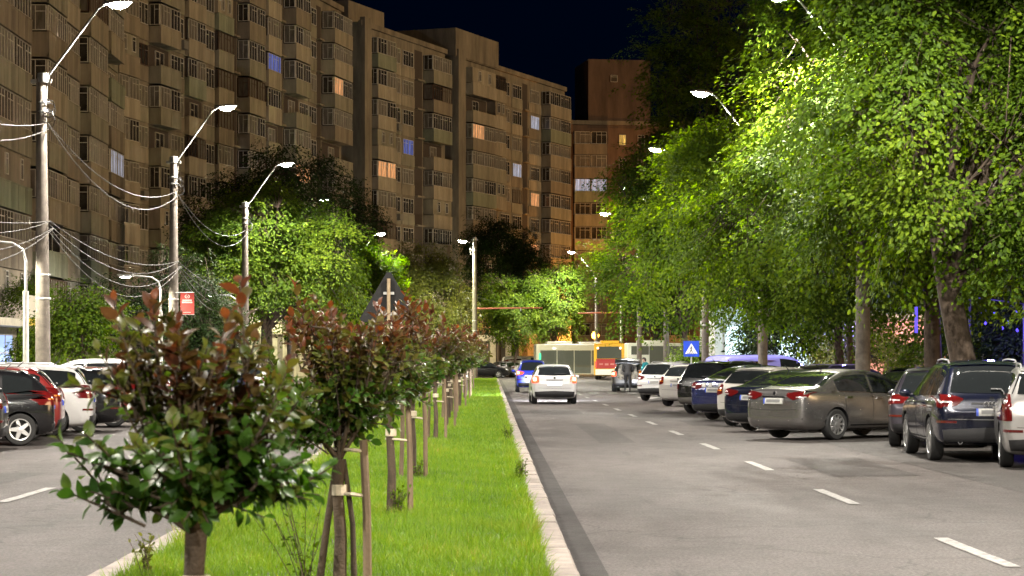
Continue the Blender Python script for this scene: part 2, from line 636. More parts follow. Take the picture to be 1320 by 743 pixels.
spans = [(1, 2), (2, 3), (3, 4), (4, 5)]
names = ['behind the camera', 'from the left edge to the nearest left pole', 'between the nearest left pole and the banner pole', 'between the banner pole and the pole by the lit tree']
for si, (a, b) in enumerate(spans):
    xa, ya, xb, yb = -12.1, LEFT_D[a], -12.1, LEFT_D[b]
    for k, (z, sag) in enumerate(((8.2, .9), (8.05, 1.25))):
        cable((xa + .1 * k, ya, z), (xb + .1 * k, yb, z - .1), sag, .012, 'thin pale cable high up ' + names[si], 'high overhead cables')
    for k in range(4):
        z = 4.55 - .1 * k
        cable((xa + .12, ya, z + .9), (xb + .12 + .04 * k, yb, z + .9 + .1 * (k % 2)), .55 + .3 * k, .013,
              'sagging low cable ' + names[si], 'low bundle of overhead cables')
cable((-12.1, 62, 5.6), (-22, 108, 5.4), .4, .014, 'thin cable running from the nearest left pole to the near apartment block', 'house cables')
cable((-12.1, 87.5, 5.6), (-22.2, 120, 4.2), .6, .014, 'thin cable running from the banner pole to the near apartment block', 'house cables')
# ------------------------------------------------------------------ cars
def paint(name, c, metal=0.0, rough=.32):
    return mat('paint_' + name, c, rough, metal=metal, coat=.8, spec=.5)


M_CGLASS = mat('car_glass', (.012, .014, .015), .04, spec=.7, coat=.5)
M_TAIL = mat('tail_lens', (.09, .005, .005), .12, coat=1)
M_TAILON = mat('tail_lens_lit', (.6, .03, .02), .2, emit=(1, .10, .03), estr=.42)
M_TAILHOT = mat('tail_lamp_core', (.9, .5, .3), .2, emit=(1, .36, .12), estr=2.4)
M_AMBERL = mat('amber_lens', (.55, .16, .01), .15, coat=1)
M_CHROME = mat('chrome', (.75, .75, .75), .12, metal=1)
M_RIM = mat('alloy', (.52, .52, .52), .3, metal=.85)
M_RIMD = mat('alloy_dark', (.10, .10, .10), .35, metal=.6)
M_PLATE = mat('number_plate', (.42, .415, .39), .5, var=.25, scale=14)
M_PLATEB = mat('plate_blue', (.02, .06, .42), .5)
M_SMUDGE = mat('plate_figures', (.16, .16, .16), .6)
M_PLATELIT = mat('number_plate_lit', (.8, .8, .8), .5, emit=(.85, .9, 1), estr=.5)
M_SILVERP = mat('silver_trim', (.5, .5, .5), .3, metal=.7)

SHAPES = {   # contours along the car from its rear bumper (metres): roof, belt, floor, half width
    'hatch': dict(L=4.1, W=1.74, zt=[(0, .80), (.03, .98), (.10, 1.06), (.36, 1.33), (.52, 1.43), (.9, 1.475), (1.5, 1.49), (2.0, 1.46), (2.5, 1.34), (3.05, 1.03), (3.4, .97), (3.85, .84), (4.05, .70), (4.1, .58)],
                  belt=[(0, .78), (.03, .94), (.2, .97), (1, .95), (3, .90), (3.9, .80), (4.1, .56)], wheel=.315, ax=(.66, 3.22), gl=(.42, 2.95), zb=.2),
    'suv': dict(L=4.55, W=1.86, zt=[(0, .86), (.03, 1.04), (.09, 1.12), (.34, 1.46), (.48, 1.58), (1.0, 1.65), (1.7, 1.665), (2.3, 1.63), (2.8, 1.5), (3.4, 1.14), (3.7, 1.08), (4.3, .96), (4.5, .8), (4.55, .66)],
                belt=[(0, .84), (.03, 1.0), (.2, 1.05), (1, 1.04), (3.3, .99), (4.2, .92), (4.55, .64)], wheel=.365, ax=(.82, 3.62), gl=(.44, 3.25), zb=.27),
    'box': dict(L=4.8, W=1.95, zt=[(0, 1.0), (.02, 1.10), (.07, 1.22), (.2, 1.62), (.30, 1.72), (.9, 1.78), (2.0, 1.79), (2.6, 1.75), (3.0, 1.6), (3.5, 1.24), (3.8, 1.2), (4.5, 1.08), (4.75, .9), (4.8, .7)],
                belt=[(0, .98), (.02, 1.06), (.2, 1.12), (1, 1.12), (3.4, 1.10), (4.4, 1.0), (4.8, .68)], wheel=.39, ax=(.9, 3.8), gl=(.32, 3.35), zb=.3),
    'sedan': dict(L=4.62, W=1.78, zt=[(0, .86), (.03, 1.0), (.08, 1.055), (.42, 1.085), (.62, 1.13), (1.05, 1.315), (1.4, 1.42), (1.8, 1.465), (2.3, 1.47), (2.75, 1.385), (3.45, 1.03), (3.7, .98), (4.3, .84), (4.56, .7), (4.62, .56)],
                  belt=[(0, .84), (.03, .97), (.1, .995), (.6, 1.0), (1.4, .965), (3.3, .92), (4.3, .80), (4.62, .54)], wheel=.325, ax=(1.0, 3.66), gl=(.95, 3.3), zb=.2),
    'wagon': dict(L=4.5, W=1.76, zt=[(0, .82), (.03, .98), (.08, 1.06), (.28, 1.34), (.42, 1.44), (1.0, 1.49), (2.0, 1.5), (2.5, 1.46), (2.9, 1.35), (3.45, 1.03), (3.8, .97), (4.25, .84), (4.45, .7), (4.5, .58)],
                  belt=[(0, .80), (.03, .95), (.2, .98), (1, .96), (3.3, .91), (4.3, .80), (4.5, .56)], wheel=.32, ax=(.85, 3.5), gl=(.36, 3.3), zb=.2),
    'van': dict(L=5.0, W=1.95, zt=[(0, 1.5), (.02, 1.70), (.06, 1.80), (.16, 1.90), (.5, 1.95), (2.8, 1.96), (3.4, 1.88), (3.8, 1.66), (4.3, 1.22), (4.6, 1.08), (4.9, .92), (5, .7)],
                belt=[(0, 1.0), (.05, 1.10), (4.2, 1.10), (4.7, 1.0), (5, .68)], wheel=.34, ax=(.95, 4.0), gl=(2.6, 4.1), zb=.22),
}


def curve_at(pts, x):
    return float(np.interp(x, [p[0] for p in pts], [p[1] for p in pts]))


def build_body(sp):
    L, W = sp['L'], sp['W'] / 2
    xs = sorted(set([0, .03, .09, .2, .36, .52, .8, 1.1, 1.5, 1.9, 2.3, 2.6, 2.9, 3.2, 3.45, 3.8, L - .55, L - .25, L - .09, L - .02]
                    + [p[0] for p in sp['zt'] if .2 < p[0] < L - .3]))
    xs = [x for i, x in enumerate(xs) if i == 0 or x - xs[i - 1] > .025]
    rings = []
    for x in xs:
        e = min(x, L - x)
        w = W * float(np.interp(e, [0, .03, .09, .2, .45, 1.0, 2.0], [.84, .885, .925, .955, .98, .995, 1.0]))
        zb = sp['zb'] + float(np.interp(e, [0, .05, .15, .5], [.10, .04, .0, -.02]))
        zt, bl = curve_at(sp['zt'], x), curve_at(sp['belt'], x)
        H = max(zt - bl, .025)
        wr = w * float(np.interp(H, [.03, .15, .5, .9], [.86, .81, .70, .80 if sp['L'] == 5.0 else .70]))
        s = w * .955
        half = [(0, zb), (w * .80, zb), (w * .955, zb + .06), (w * .995, zb + .42 * (bl - zb)), (w * 1.0, zb + .66 * (bl - zb)),
                (w * .985, bl - .045), (s, bl), (s + (wr - s) * .52, bl + H * .52), (wr, bl + H * .90), (wr * .86, bl + H * .985), (wr * .5, bl + H + .012), (0, bl + H + .018)]
        rings.append((x - L / 2, half))
    # inset caps at the two ends
    def cap(r, dx):
        x, h = r
        zc = (h[0][1] + h[-1][1]) / 2
        return (x + dx, [(y * .86, zc + (z - zc) * .80) for y, z in h])
    rings = [cap(rings[0], -.025)] + rings + [cap(rings[-1], .03)]
    n = len(rings[0][1])
    m = 2 * n - 2
    vs, fs = [], []
    for x, h in rings:
        vs += [(x, y, z) for y, z in h] + [(x, -y, z) for y, z in h[-2:0:-1]]
    for i in range(len(rings) - 1):
        for k in range(m):
            k2 = (k + 1) % m
            fs.append((i * m + k, (i + 1) * m + k, (i + 1) * m + k2, i * m + k2))
    for i in (0, len(rings) - 1):
        for k in range(n - 1):
            a, b, c, d = k, k + 1, (m - k - 1) % m, (m - k) % m
            q = [a, b, c, d]
            if k == 0: q = [0, 1, m - 1]
            if k == n - 2: q = [k, k + 1, m - k]
            q = [i * m + t for t in q]
            fs.append(tuple(q))
    mb = MB().add(vs, fs)
    o = mb.build('car_body_cage', None)
    o.modifiers.new('s', 'SUBSURF').levels = 2
    me = eval_mesh(o)
    return me


def eval_mesh(o):
    dg = bpy.context.evaluated_depsgraph_get()
    me = bpy.data.meshes.new_from_object(o.evaluated_get(dg))
    old = o.data
    bpy.data.objects.remove(o)
    if old.users == 0: bpy.data.meshes.remove(old)
    return me


def cut_arches(me, sp):
    L, W = sp['L'], sp['W'] / 2
    ra = sp['wheel'] + .045
    o = link('car_cut', me)
    cut = MB()
    for ax in sp['ax']:
        for s in (1, -1):
            cut.lathe([(0, s * W * .52), (ra, s * W * .52), (ra, s * W * 1.3), (0, s * W * 1.3)], 28,
                      Matrix.Translation((ax - L / 2, 0, sp['wheel'])), 'y')
    cme = cut.mesh('cut')
    bm = bmesh.new()
    bm.from_mesh(cme)
    bmesh.ops.remove_doubles(bm, verts=bm.verts, dist=1e-5)
    bmesh.ops.recalc_face_normals(bm, faces=bm.faces)
    bm.to_mesh(cme)
    bm.free()
    c = link('cutter', cme)
    md = o.modifiers.new('b', 'BOOLEAN')
    md.operation, md.object, md.solver = 'DIFFERENCE', c, 'EXACT'
    bpy.context.view_layer.update()
    out = eval_mesh(o)
    bpy.data.objects.remove(c)
    out.materials.clear()
    out.materials.append(M_BLACKP)
    out.materials.append(M_BLACKP)
    for p in out.polygons:
        cx, cy, cz = p.center
        for ax in sp['ax']:
            d = math.hypot(cx - (ax - L / 2), cz - sp['wheel'])
            nr = p.normal
            rad = (nr.x * (cx - (ax - L / 2)) + nr.z * (cz - sp['wheel']))
            if (d < ra + .004 and abs(cy) < W * .995 and (abs(abs(cy) - W * .52) < .01 or rad < -.6 * d)):
                p.material_index = 1
    out.shade_smooth()
    out.set_sharp_from_angle(angle=R(38))
    return out


PROTO = {}


def proto(kind):
    if kind not in PROTO:
        sp = SHAPES[kind]
        me = build_body(sp)
        bvh = BVHTree.FromPolygons([v.co.copy() for v in me.vertices], [tuple(p.vertices) for p in me.polygons])
        PROTO[kind] = (sp, cut_arches(me, sp), bvh, {})
    return PROTO[kind]


def poly_at(pts, u):
    """point on a polyline at parameter 0..1 by length"""
    pts = [Vector(p) for p in pts]
    ls = [0]
    for a, b in zip(pts[:-1], pts[1:]): ls.append(ls[-1] + (b - a).length)
    s = u * ls[-1]
    for i in range(len(pts) - 1):
        if s <= ls[i + 1] + 1e-9:
            t = (s - ls[i]) / max(ls[i + 1] - ls[i], 1e-9)
            return pts[i].lerp(pts[i + 1], t)
    return pts[-1]


def decal(bvh, way, lo, hi, off=.006, n=10, m=5):
    """patch between two edge lines (given in a flat view) laid onto the body; way: rear, front, left, right"""
    vs, fs = [], []
    for j in range(m + 1):
        for i in range(n + 1):
            a, b = poly_at(lo, i / n), poly_at(hi, i / n)
            p = a.lerp(b, j / m)
            if way == 'rear': o, d = Vector((-6, p.x, p.y)), Vector((1, 0, 0))
            elif way == 'front': o, d = Vector((6, p.x, p.y)), Vector((-1, 0, 0))
            elif way == 'left': o, d = Vector((p.x, 4, p.y)), Vector((0, -1, 0))
            else: o, d = Vector((p.x, -4, p.y)), Vector((0, 1, 0))
            h, nr, _, _ = bvh.ray_cast(o, d)
            if h is None:
                h, nr, _, _ = bvh.find_nearest(o + d * (3.6 if way in ('rear', 'front') else 3.1))
            if nr.dot(d) > 0: nr = -nr
            vs.append(h + nr * off)
    for j in range(m):
        for i in range(n):
            a = j * (n + 1) + i
            fs.append((a, a + 1, a + n + 2, a + n + 1))
    # rim so the patch reads as a solid plate
    k = len(vs)
    loop = [i for i in range(n + 1)] + [(j + 1) * (n + 1) + n for j in range(m)] + [m * (n + 1) + i for i in range(n - 1, -1, -1)] + [j * (n + 1) for j in range(m - 1, 0, -1)]
    c = sum((Vector(v) for v in vs), Vector()) / len(vs)
    dirn = {'rear': Vector((1, 0, 0)), 'front': Vector((-1, 0, 0)), 'left': Vector((0, -1, 0)), 'right': Vector((0, 1, 0))}[way]
    vs += [Vector(vs[i]) + dirn * (off + .012) for i in loop]
    for q in range(len(loop)):
        q2 = (q + 1) % len(loop)
        fs.append((loop[q], k + q, k + q2, loop[q2]))
    return MB().add(vs, fs)


def wheel_meshes(r, w, spokes):
    key = ('wheel', round(r, 3), spokes)
    if key in PROTO: return PROTO[key]
    t = MB()
    t.lathe([(r * .62, -w / 2 + .01), (r * .70, -w / 2), (r * .93, -w / 2 + .004), (r * .99, -w / 2 + .03), (r, -w * .2), (r, w * .2),
             (r * .99, w / 2 - .03), (r * .93, w / 2 - .004), (r * .70, w / 2), (r * .62, w / 2 - .01), (r * .60, w / 2 - .06), (0, w / 2 - .07)], 28, axis='y')
    q = MB()
    q.lathe([(r * .605, w / 2 - .055), (r * .61, w / 2 - .004), (r * .66, w / 2 + .004), (r * .68, w / 2 - .004)], 28, axis='y')
    for k in range(spokes):
        a = 2 * math.pi * k / spokes
        M = Matrix.Rotation(a, 4, 'Y')
        ws = .11 * r if spokes > 6 else .17 * r
        vs = [(r * .1, w / 2 - .05, -ws), (r * .62, w / 2 - .05, -ws * .62), (r * .62, w / 2 - .05, ws * .62), (r * .1, w / 2 - .05, ws),
              (r * .1, w / 2 - .004, -ws * .8), (r * .62, w / 2 - .012, -ws * .45), (r * .62, w / 2 - .012, ws * .45), (r * .1, w / 2 - .004, ws * .8)]
        q.add([M @ Vector(v) for v in vs], [(0, 1, 2, 3), (4, 5, 6, 7), (0, 1, 5, 4), (1, 2, 6, 5), (2, 3, 7, 6), (3, 0, 4, 7)])
    q.lathe([(r * .17, w / 2 - .05), (r * .17, w / 2), (r * .06, w / 2 + .006), (0, w / 2 + .006)], 14, axis='y')
    PROTO[key] = (t.mesh('tyre', 40), q.mesh('rim', 35))
    return PROTO[key]


def make_car(name, label, kind, mpaint, px_left=None, d=None, theta=0, pos=None, group='cars parked along the boulevard', h=1.0, ln=1.0, wd=1.0,
             lights='off', rear='std', bumper=None, spokes=5, rim=None, rails=False, plate=True, boot_open=False, detail=True, glass=None, lamp_w=None, cat='car'):
    """theta: heading, degrees to the right of straight away from the camera. Placed by its rear left corner, or by pos = centre."""
    sp, body, bvh, cache = proto(kind)
    L, W = sp['L'] * ln, sp['W'] * wd
    f = Vector((math.sin(R(theta)), math.cos(R(theta)), 0))
    rt = Vector((math.cos(R(theta)), -math.sin(R(theta)), 0))
    if pos is None:
        c = Vector((at(px_left, d), d, 0)) + rt * W * .46 + f * L / 2
    else:
        c = Vector((pos[0], pos[1], 0))
    t = thing(name, label, cat, (c.x, c.y, .006), R(90 - theta), group)
    t.scale = (ln, wd, h)
    bo = link('body', body, None, t)
    bo.data = body.copy()
    bo.data.materials[0] = mpaint
    bo.data.materials[1] = M_BLACKP
    Ls, Ws = sp['L'], sp['W'] / 2
    X = lambda x: x - Ls / 2

    def part(nm, key, fn, m, parent=None, loc=(0, 0, 0)):
        if key not in cache:
            cache[key] = fn().mesh(nm, 60, fix=True)
        me = cache[key]
        o = link(nm, me, m if len(me.materials) == 0 else None, parent or t, loc)
        if me.materials[0] != m:
            o.data = me.copy()
            o.data.materials[0] = m
        return o
    g = glass or M_CGLASS
    zt, bl = sp['zt'], sp['belt']
    # side windows between the pillars
    a, b = sp['gl']
    cuts = [a, a + (b - a) * .33, a + (b - a) * .64, b] if kind in ('suv', 'wagon', 'box') else [a, a + (b - a) * .24, a + (b - a) * .60, b]
    if kind == 'van': cuts = [a, b]
    if kind == 'sedan': cuts = [a + .12, a + (b - a) * .50, b]
    for side in ('left', 'right'):
        for i in range(len(cuts) - 1):
            x0, x1 = cuts[i] + (.05 if i else 0), cuts[i + 1] - .03
            xs = np.linspace(x0, x1, 9)
            lo = [(X(x), curve_at(bl, x) + .05, 0) for x in xs]
            hi = [(X(x), max(curve_at(bl, x) + .052, curve_at(bl, x) + (curve_at(zt, x) - curve_at(bl, x)) * .86 - .03), 0) for x in xs]
            part('side_window', (side, i), lambda: decal(bvh, side, lo, hi, .006, 10, 5), g)
    # rear and front screens
    if kind != 'van':
        if kind == 'sedan':
            zl, zh, wl, wh = 1.13, 1.39, Ws * .80, Ws * .60
        else:
            xr = zt[2][0]
            zr = max(p[1] for p in zt)
            zl, zh = zt[2][1] + .03, zr - (.12 if kind != 'box' else .12)
            wl, wh = Ws * .80, Ws * .665
        if not boot_open:
            part('rear_window', 'rw', lambda: decal(bvh, 'rear', [(wl, zl, 0), (wl * .5, zl - .015, 0), (0, zl - .02, 0), (-wl * .5, zl - .015, 0), (-wl, zl, 0)],
                                                   [(wh, zh, 0), (wh * .5, zh + .025, 0), (0, zh + .03, 0), (-wh * .5, zh + .025, 0), (-wh, zh, 0)], .006, 14, 8), g)
    zf = curve_at(zt, sp['gl'][1] + .12)
    zfh = max(p[1] for p in zt) - .11
    part('windscreen', 'ws', lambda: decal(bvh, 'front', [(Ws * .82, zf + .05, 0), (0, zf + .02, 0), (-Ws * .82, zf + .05, 0)],
                                           [(Ws * .64, zfh, 0), (0, zfh + .03, 0), (-Ws * .64, zfh, 0)], .006, 12, 8), g)
    # tail lamps
    tl = M_TAILON if lights == 'on' else M_TAIL
    zc = zt[2][1]
    for s in (1, -1):
        if kind in ('suv',) and rear != 'tall':
            lo = [(s * Ws * .50, zc - .10, 0), (s * Ws * .62, zc - .20, 0), (s * Ws * 1.0, zc - .22, 0)]
            hi = [(s * Ws * .50, zc - .08, 0), (s * Ws * .65, zc - .03, 0), (s * Ws * 1.0, zc - .0, 0)]
        elif kind == 'sedan':
            lo = [(s * Ws * .40, zc - .14, 0), (s * Ws * .60, zc - .22, 0), (s * Ws * 1.0, zc - .14, 0)]
            hi = [(s * Ws * .40, zc - .08, 0), (s * Ws * .6, zc - .055, 0), (s * Ws * 1.0, zc - .02, 0)]
        elif kind in ('box', 'van') or rear == 'tall':
            lo = [(s * Ws * .80, zc - .36, 0), (s * Ws * .99, zc - .36, 0)]
            hi = [(s * Ws * .82, zc + .02, 0), (s * Ws * .99, zc + .04, 0)]
        else:
            lo = [(s * Ws * .66, zc - .24, 0), (s * Ws * .8, zc - .28, 0), (s * Ws * 1.0, zc - .26, 0)]
            hi = [(s * Ws * .68, zc - .03, 0), (s * Ws * .8, zc - .0, 0), (s * Ws * 1.0, zc + .02, 0)]
        if boot_open and s == -1: tl = M_AMBERL
        lamp = part('tail_lamp', ('tl', rear, s), lambda: decal(bvh, 'rear', lo, hi, .014, 8, 5), tl)
        zm = (lo[1][1] + hi[1][1]) / 2
        if lights == 'on':
            part('bulb', ('tlc', rear, s), lambda: decal(bvh, 'rear', [(s * Ws * .78, zm - .05, 0), (s * Ws * .90, zm - .05, 0)], [(s * Ws * .78, zm + .06, 0), (s * Ws * .90, zm + .06, 0)], .022, 3, 3), M_TAILHOT, lamp)
        elif detail:
            part('reverse_lens', ('tlw', rear, s), lambda: decal(bvh, 'rear', [(s * Ws * .70, zm - .035, 0), (s * Ws * .90, zm - .03, 0)], [(s * Ws * .70, zm - .01, 0), (s * Ws * .90, zm - .002, 0)], .019, 3, 2),
                 M_AMBERL if kind == 'hatch' else M_SILVERP, lamp)
    # bumper: lower dark band, reflector strips
    zb = sp['zb']
    bcol = bumper or M_BLACKP
    top = zb + (.30 if bumper is None else .34)
    part('rear_bumper', ('bp', top), lambda: decal(bvh, 'rear', [(Ws * .93, zb + .08, 0), (0, zb + .06, 0), (-Ws * .93, zb + .08, 0)], [(Ws * .97, top - .08, 0), (Ws * .5, top - .06, 0), (0, top - .04, 0), (-Ws * .5, top - .06, 0), (-Ws * .97, top - .08, 0)], .016, 16, 3), bcol)
    if detail:
        for s in (1, -1) if kind in ('suv', 'wagon') else ():
            part('reflector', ('rf', s), lambda: decal(bvh, 'rear', [(s * Ws * .62, top + .03, 0), (s * Ws * .94, top + .035, 0)], [(s * Ws * .62, top + .07, 0), (s * Ws * .94, top + .075, 0)], .012, 6, 2), M_TAIL)
        part('tailgate_seam', 'sm', lambda: decal(bvh, 'rear', [(Ws * .72, top + .10, 0), (0, top + .08, 0), (-Ws * .72, top + .10, 0)], [(Ws * .72, top + .108, 0), (0, top + .088, 0), (-Ws * .72, top + .108, 0)], .003, 12, 1), M_BLACKP)
        part('tailgate_trim', 'tt', lambda: decal(bvh, 'rear', [(Ws * .36, zc - .17, 0), (-Ws * .36, zc - .17, 0)], [(Ws * .36, zc - .145, 0), (-Ws * .36, zc - .145, 0)], .014, 8, 1), M_CHROME if kind in ('sedan', 'wagon') else M_BLACKP)
        part('badge', 'bd', lambda: decal(bvh, 'rear', [(.035, zc - .11, 0), (-.035, zc - .11, 0)], [(.035, zc - .05, 0), (-.035, zc - .05, 0)], .012, 2, 2), M_CHROME)
    if plate:
        zp = zc - .36 if kind != 'sedan' else zc - .30
        pm = M_PLATELIT if lights == 'on' else M_PLATE
        pl = part('number_plate', 'np', lambda: decal(bvh, 'rear', [(.26, zp, 0), (-.26, zp, 0)], [(.26, zp + .115, 0), (-.26, zp + .115, 0)], .022, 4, 2), pm)
        if lights != 'on':
            part('country_strip', 'npb', lambda: decal(bvh, 'rear', [(.26, zp + .002, 0), (.225, zp + .002, 0)], [(.26, zp + .113, 0), (.225, zp + .113, 0)], .026, 1, 2), M_PLATEB, pl)
            part('blurred_figures', 'npf', lambda: decal(bvh, 'rear', [(.18, zp + .035, 0), (-.20, zp + .035, 0)], [(.18, zp + .085, 0), (-.20, zp + .085, 0)], .026, 4, 1), M_SMUDGE, pl)
    # doors as seams with handles
    if detail:
        bp_ = cuts[1] if kind == 'sedan' else cuts[-2]
        for side in ('left', 'right'):
            for q, xd in enumerate((bp_, cuts[-1] + .02, cuts[0] + .22 if kind in ('sedan', 'van') else cuts[-3] + .08)):
                zs = np.linspace(zb + .14, curve_at(bl, xd) + .03, 8)
                xk = [xd - (.12 * max(0, (z - .5)) if q == 2 else 0) for z in zs]
                part('door_seam', (side, 'seam', q), lambda: decal(bvh, side, [(X(x), z, 0) for x, z in zip(xk, zs)], [(X(x) + .009, z, 0) for x, z in zip(xk, zs)], .003, 8, 1), M_BLACKP)
            for q, xh in enumerate((bp_ + .10, bp_ - .86)):
                zh_ = curve_at(bl, xh) - .10
                part('door_handle', (side, 'hd', q), lambda: decal(bvh, side, [(X(xh), zh_, 0), (X(xh) + .19, zh_, 0)], [(X(xh), zh_ + .028, 0), (X(xh) + .19, zh_ + .034, 0)], .03, 3, 1), mpaint if kind != 'sedan' else M_CHROME)
            part('sill_trim', (side, 'sill'), lambda: decal(bvh, side, [(X(sp['ax'][0] + .45), zb + .03, 0), (X(sp['ax'][1] - .45), zb + .03, 0)], [(X(sp['ax'][0] + .45), zb + .12, 0), (X(sp['ax'][1] - .45), zb + .12, 0)], .008, 8, 1), M_BLACKP)
            if kind in ('suv', 'sedan', 'wagon', 'hatch'):
                xs = np.linspace(cuts[0], cuts[-1], 12)
                part('window_trim', (side, 'wt'), lambda: decal(bvh, side, [(X(x), curve_at(bl, x) + .028, 0) for x in xs], [(X(x), curve_at(bl, x) + .045, 0) for x in xs], .007, 14, 1), M_CHROME if mpaint.name in ('paint_graphite', 'paint_navy', 'paint_black_gloss') else M_BLACKP)
    # mirrors
    xm = sp['gl'][1] - .32
    for s in (1, -1):
        def mir():
            q = MB()
            secs = [(-.10, .6), (-.05, 1), (.04, .95), (.09, .5)]
            vs, fs = [], []
            zc_, yc = curve_at(bl, xm) + .10, s * (Ws + .09)
            for dx, k in secs:
                for j in range(8):
                    an = 2 * math.pi * j / 8
                    vs.append((X(xm) + dx, yc + .11 * k * math.cos(an), zc_ + .075 * k * math.sin(an)))
            for i in range(3):
                for j in range(8): fs.append((i * 8 + j, i * 8 + (j + 1) % 8, (i + 1) * 8 + (j + 1) % 8, (i + 1) * 8 + j))
            fs += [tuple(range(8)), tuple(range(24, 32))]
            q.add(vs, fs)
            q.box(X(xm) - .02, X(xm) + .05, min(s * (Ws - .1), yc), max(s * (Ws - .1), yc), zc_ - .07, zc_ - .03)
            return q
        part('mirror', ('mir', s), mir, mpaint)
    # roof rails, aerial, wiper, exhaust
    zr = max(p[1] for p in zt)
    if rails:
        for s in (1, -1):
            def rl():
                pts = []
                x0, x1 = sp['gl'][0] + .42, sp['gl'][1] - 1.0
                for u in np.linspace(0, 1, 10):
                    x = x0 + (x1 - x0) * u
                    h_, _, _, _ = bvh.ray_cast(Vector((X(x), s * Ws * .60, 4)), Vector((0, 0, -1)))
                    z = (h_.z if h_ else zr) + (.05 if 0 < u < 1 else 0)
                    pts.append((X(x), s * Ws * .60, z))
                return MB().tube(pts, .015, 6)
            part('roof_rail', ('rail', s), rl, M_SILVERP)
    if detail:
        part('aerial', 'aer', lambda: MB().tube([(X(sp['gl'][0] + .55), 0, zr - .04), (X(sp['gl'][0] + .38), 0, zr + .10)], [.016, .006], 5), M_BLACKP)
        if kind not in ('sedan', 'van') and not boot_open:
            zw = zt[2][1] + .06
            part('rear_wiper', 'wip', lambda: decal(bvh, 'rear', [(.0, zw, 0), (-.44, zw - .01, 0)], [(.0, zw + .02, 0), (-.44, zw + .008, 0)], .03, 6, 1), M_BLACKP)
            part('roof_spoiler', 'spl', lambda: decal(bvh, 'rear', [(Ws * .64, zr - .10, 0), (0, zr - .075, 0), (-Ws * .64, zr - .10, 0)], [(Ws * .60, zr - .06, 0), (0, zr - .035, 0), (-Ws * .60, zr - .06, 0)], .03, 10, 2), mpaint)
        part('exhaust', 'exh', lambda: MB().lathe([(.035, -.16), (.035, .1), (.028, .1), (.028, -.12)], 12, Matrix.Translation((-Ls / 2 + .12, Ws * .55, zb + .06)) @ Matrix.Rotation(R(-90), 4, 'Y')), M_SILVERP)
    # wheels
    r = sp['wheel']
    tm, rm = wheel_meshes(r, .215, spokes)
    for ax in sp['ax']:
        for s in (1, -1):
            w = link('wheel', tm, M_RUBBER, t, (X(ax), s * (Ws - .125), r), (0, 0, 0 if s > 0 else math.pi))
            q = link('rim', rm, M_RIM, w)
            if rim is not None and rm.materials[0] != rim:
                q.data = rm.copy()
                q.data.materials[0] = rim
    # front lamps
    for s in (1, -1):
        zf_ = curve_at(zt, Ls - .25) - .12
        part('headlamp', ('hl', s), lambda: decal(bvh, 'front', [(s * Ws * .60, zf_ - .06, 0), (s * Ws * .93, zf_ - .04, 0)], [(s * Ws * .62, zf_ + .05, 0), (s * Ws * .93, zf_ + .09, 0)], .01, 5, 3), M_SILVERP)
    return t, bvh, sp


P_SILVER = paint('graphite', (.262, .252, .245), .85, .27)
P_NAVY = paint('navy', (.006, .008, .022), .25, .22)
P_BLUED = paint('dark_blue', (.010, .014, .075), .2, .24)
P_BLACK = paint('black_gloss', (.006, .006, .007), 0, .2)
P_WHITE = paint('white', (.46, .46, .46), 0, .35)
P_CREAM = paint('off_white', (.42, .40, .37), 0, .38)
P_SILV = paint('light_silver', (.36, .35, .34), .6, .34)
P_BLUE = paint('bright_blue', (.015, .035, .42), .2, .28)
P_RED = paint('red', (.17, .014, .013), .1, .3)
P_GREY = paint('mid_grey', (.16, .15, .14), .6, .34)
P_PLUM = paint('plum_grey', (.045, .040, .052), .5, .3)
P_BROWN = paint('dark_bronze', (.05, .045, .038), .4, .3)

# --- right-hand row, nearest first
make_car('parked_car', 'silver car cut off by the right edge of the picture', 'wagon', P_SILV, 1296, 35.0, 10, h=1.06, rear='tall', rails=True)
audi, abvh, asp = make_car('parked_car', 'black blue off-roader with four rings badge parked in front of the leaning tree trunk', 'suv', P_NAVY, 1211, 37.4, 2.5, bumper=mat('grey_plastic', (.035, .035, .037), .5), spokes=10, rails=True, h=1.0)
make_car('parked_car', 'plum grey estate squeezed between the silver sedan and the black blue off-roader', 'suv', P_PLUM, 1146, 43.6, 15, h=.92)
make_car('parked_car', 'graphite silver sedan parked at an angle with its near side in view', 'sedan', P_SILVER, 961, 48.4, 50, spokes=10, bumper=P_SILVER)
make_car('parked_car', 'dark navy sedan just beyond the graphite silver sedan', 'sedan', P_NAVY, 931, 53.4, 45, h=.98)
make_car('parked_car', 'white hatchback with red lamps between the two dark blue cars', 'hatch', P_CREAM, 922, 57.6, 42)
make_car('parked_car', 'dark blue car with pale stickers on its boot', 'sedan', P_BLUED, 889, 63.0, 42, h=1.03)
make_car('parked_car', 'big black boxy off-roader beside the dark blue car', 'box', P_BLACK, 871, 70.2, 36, h=.90, bumper=P_GREY, rails=True)
make_car('parked_car', 'off white hatchback between the black off-roader and the white one', 'hatch', P_CREAM, 848, 81.6, 33, bumper=P_CREAM)
make_car('parked_car', 'small white off-roader with black lower bumper farthest in the angled row', 'suv', P_WHITE, 820, 91.8, 30, h=.94, ln=.92, wd=.95, bumper=M_BLACKP, rails=True)
make_car('parked_car', 'dark car nosed in between the graphite sedan and the plum estate', 'hatch', P_BLACK, pos=(11.6, 57.5), theta=60)
make_car('parked_car', 'dark estate showing only its roof behind the white hatchback', 'wagon', P_BROWN, pos=(10.6, 67.5), theta=50, rails=True)
make_car('delivery_van', 'white van behind the angled cars with violet blue light painted on', 'van', paint('van_blue_lit', (.19, .19, .60), 0, .4), 902, 84, 62, cat='van', h=.94, ln=.92)  # the van is white; the blue light falling on it is put into the paint
make_car('parked_car', 'dark car parked beyond the small white off-roader', 'wagon', P_BLACK, pos=(9.0, 103), theta=30)
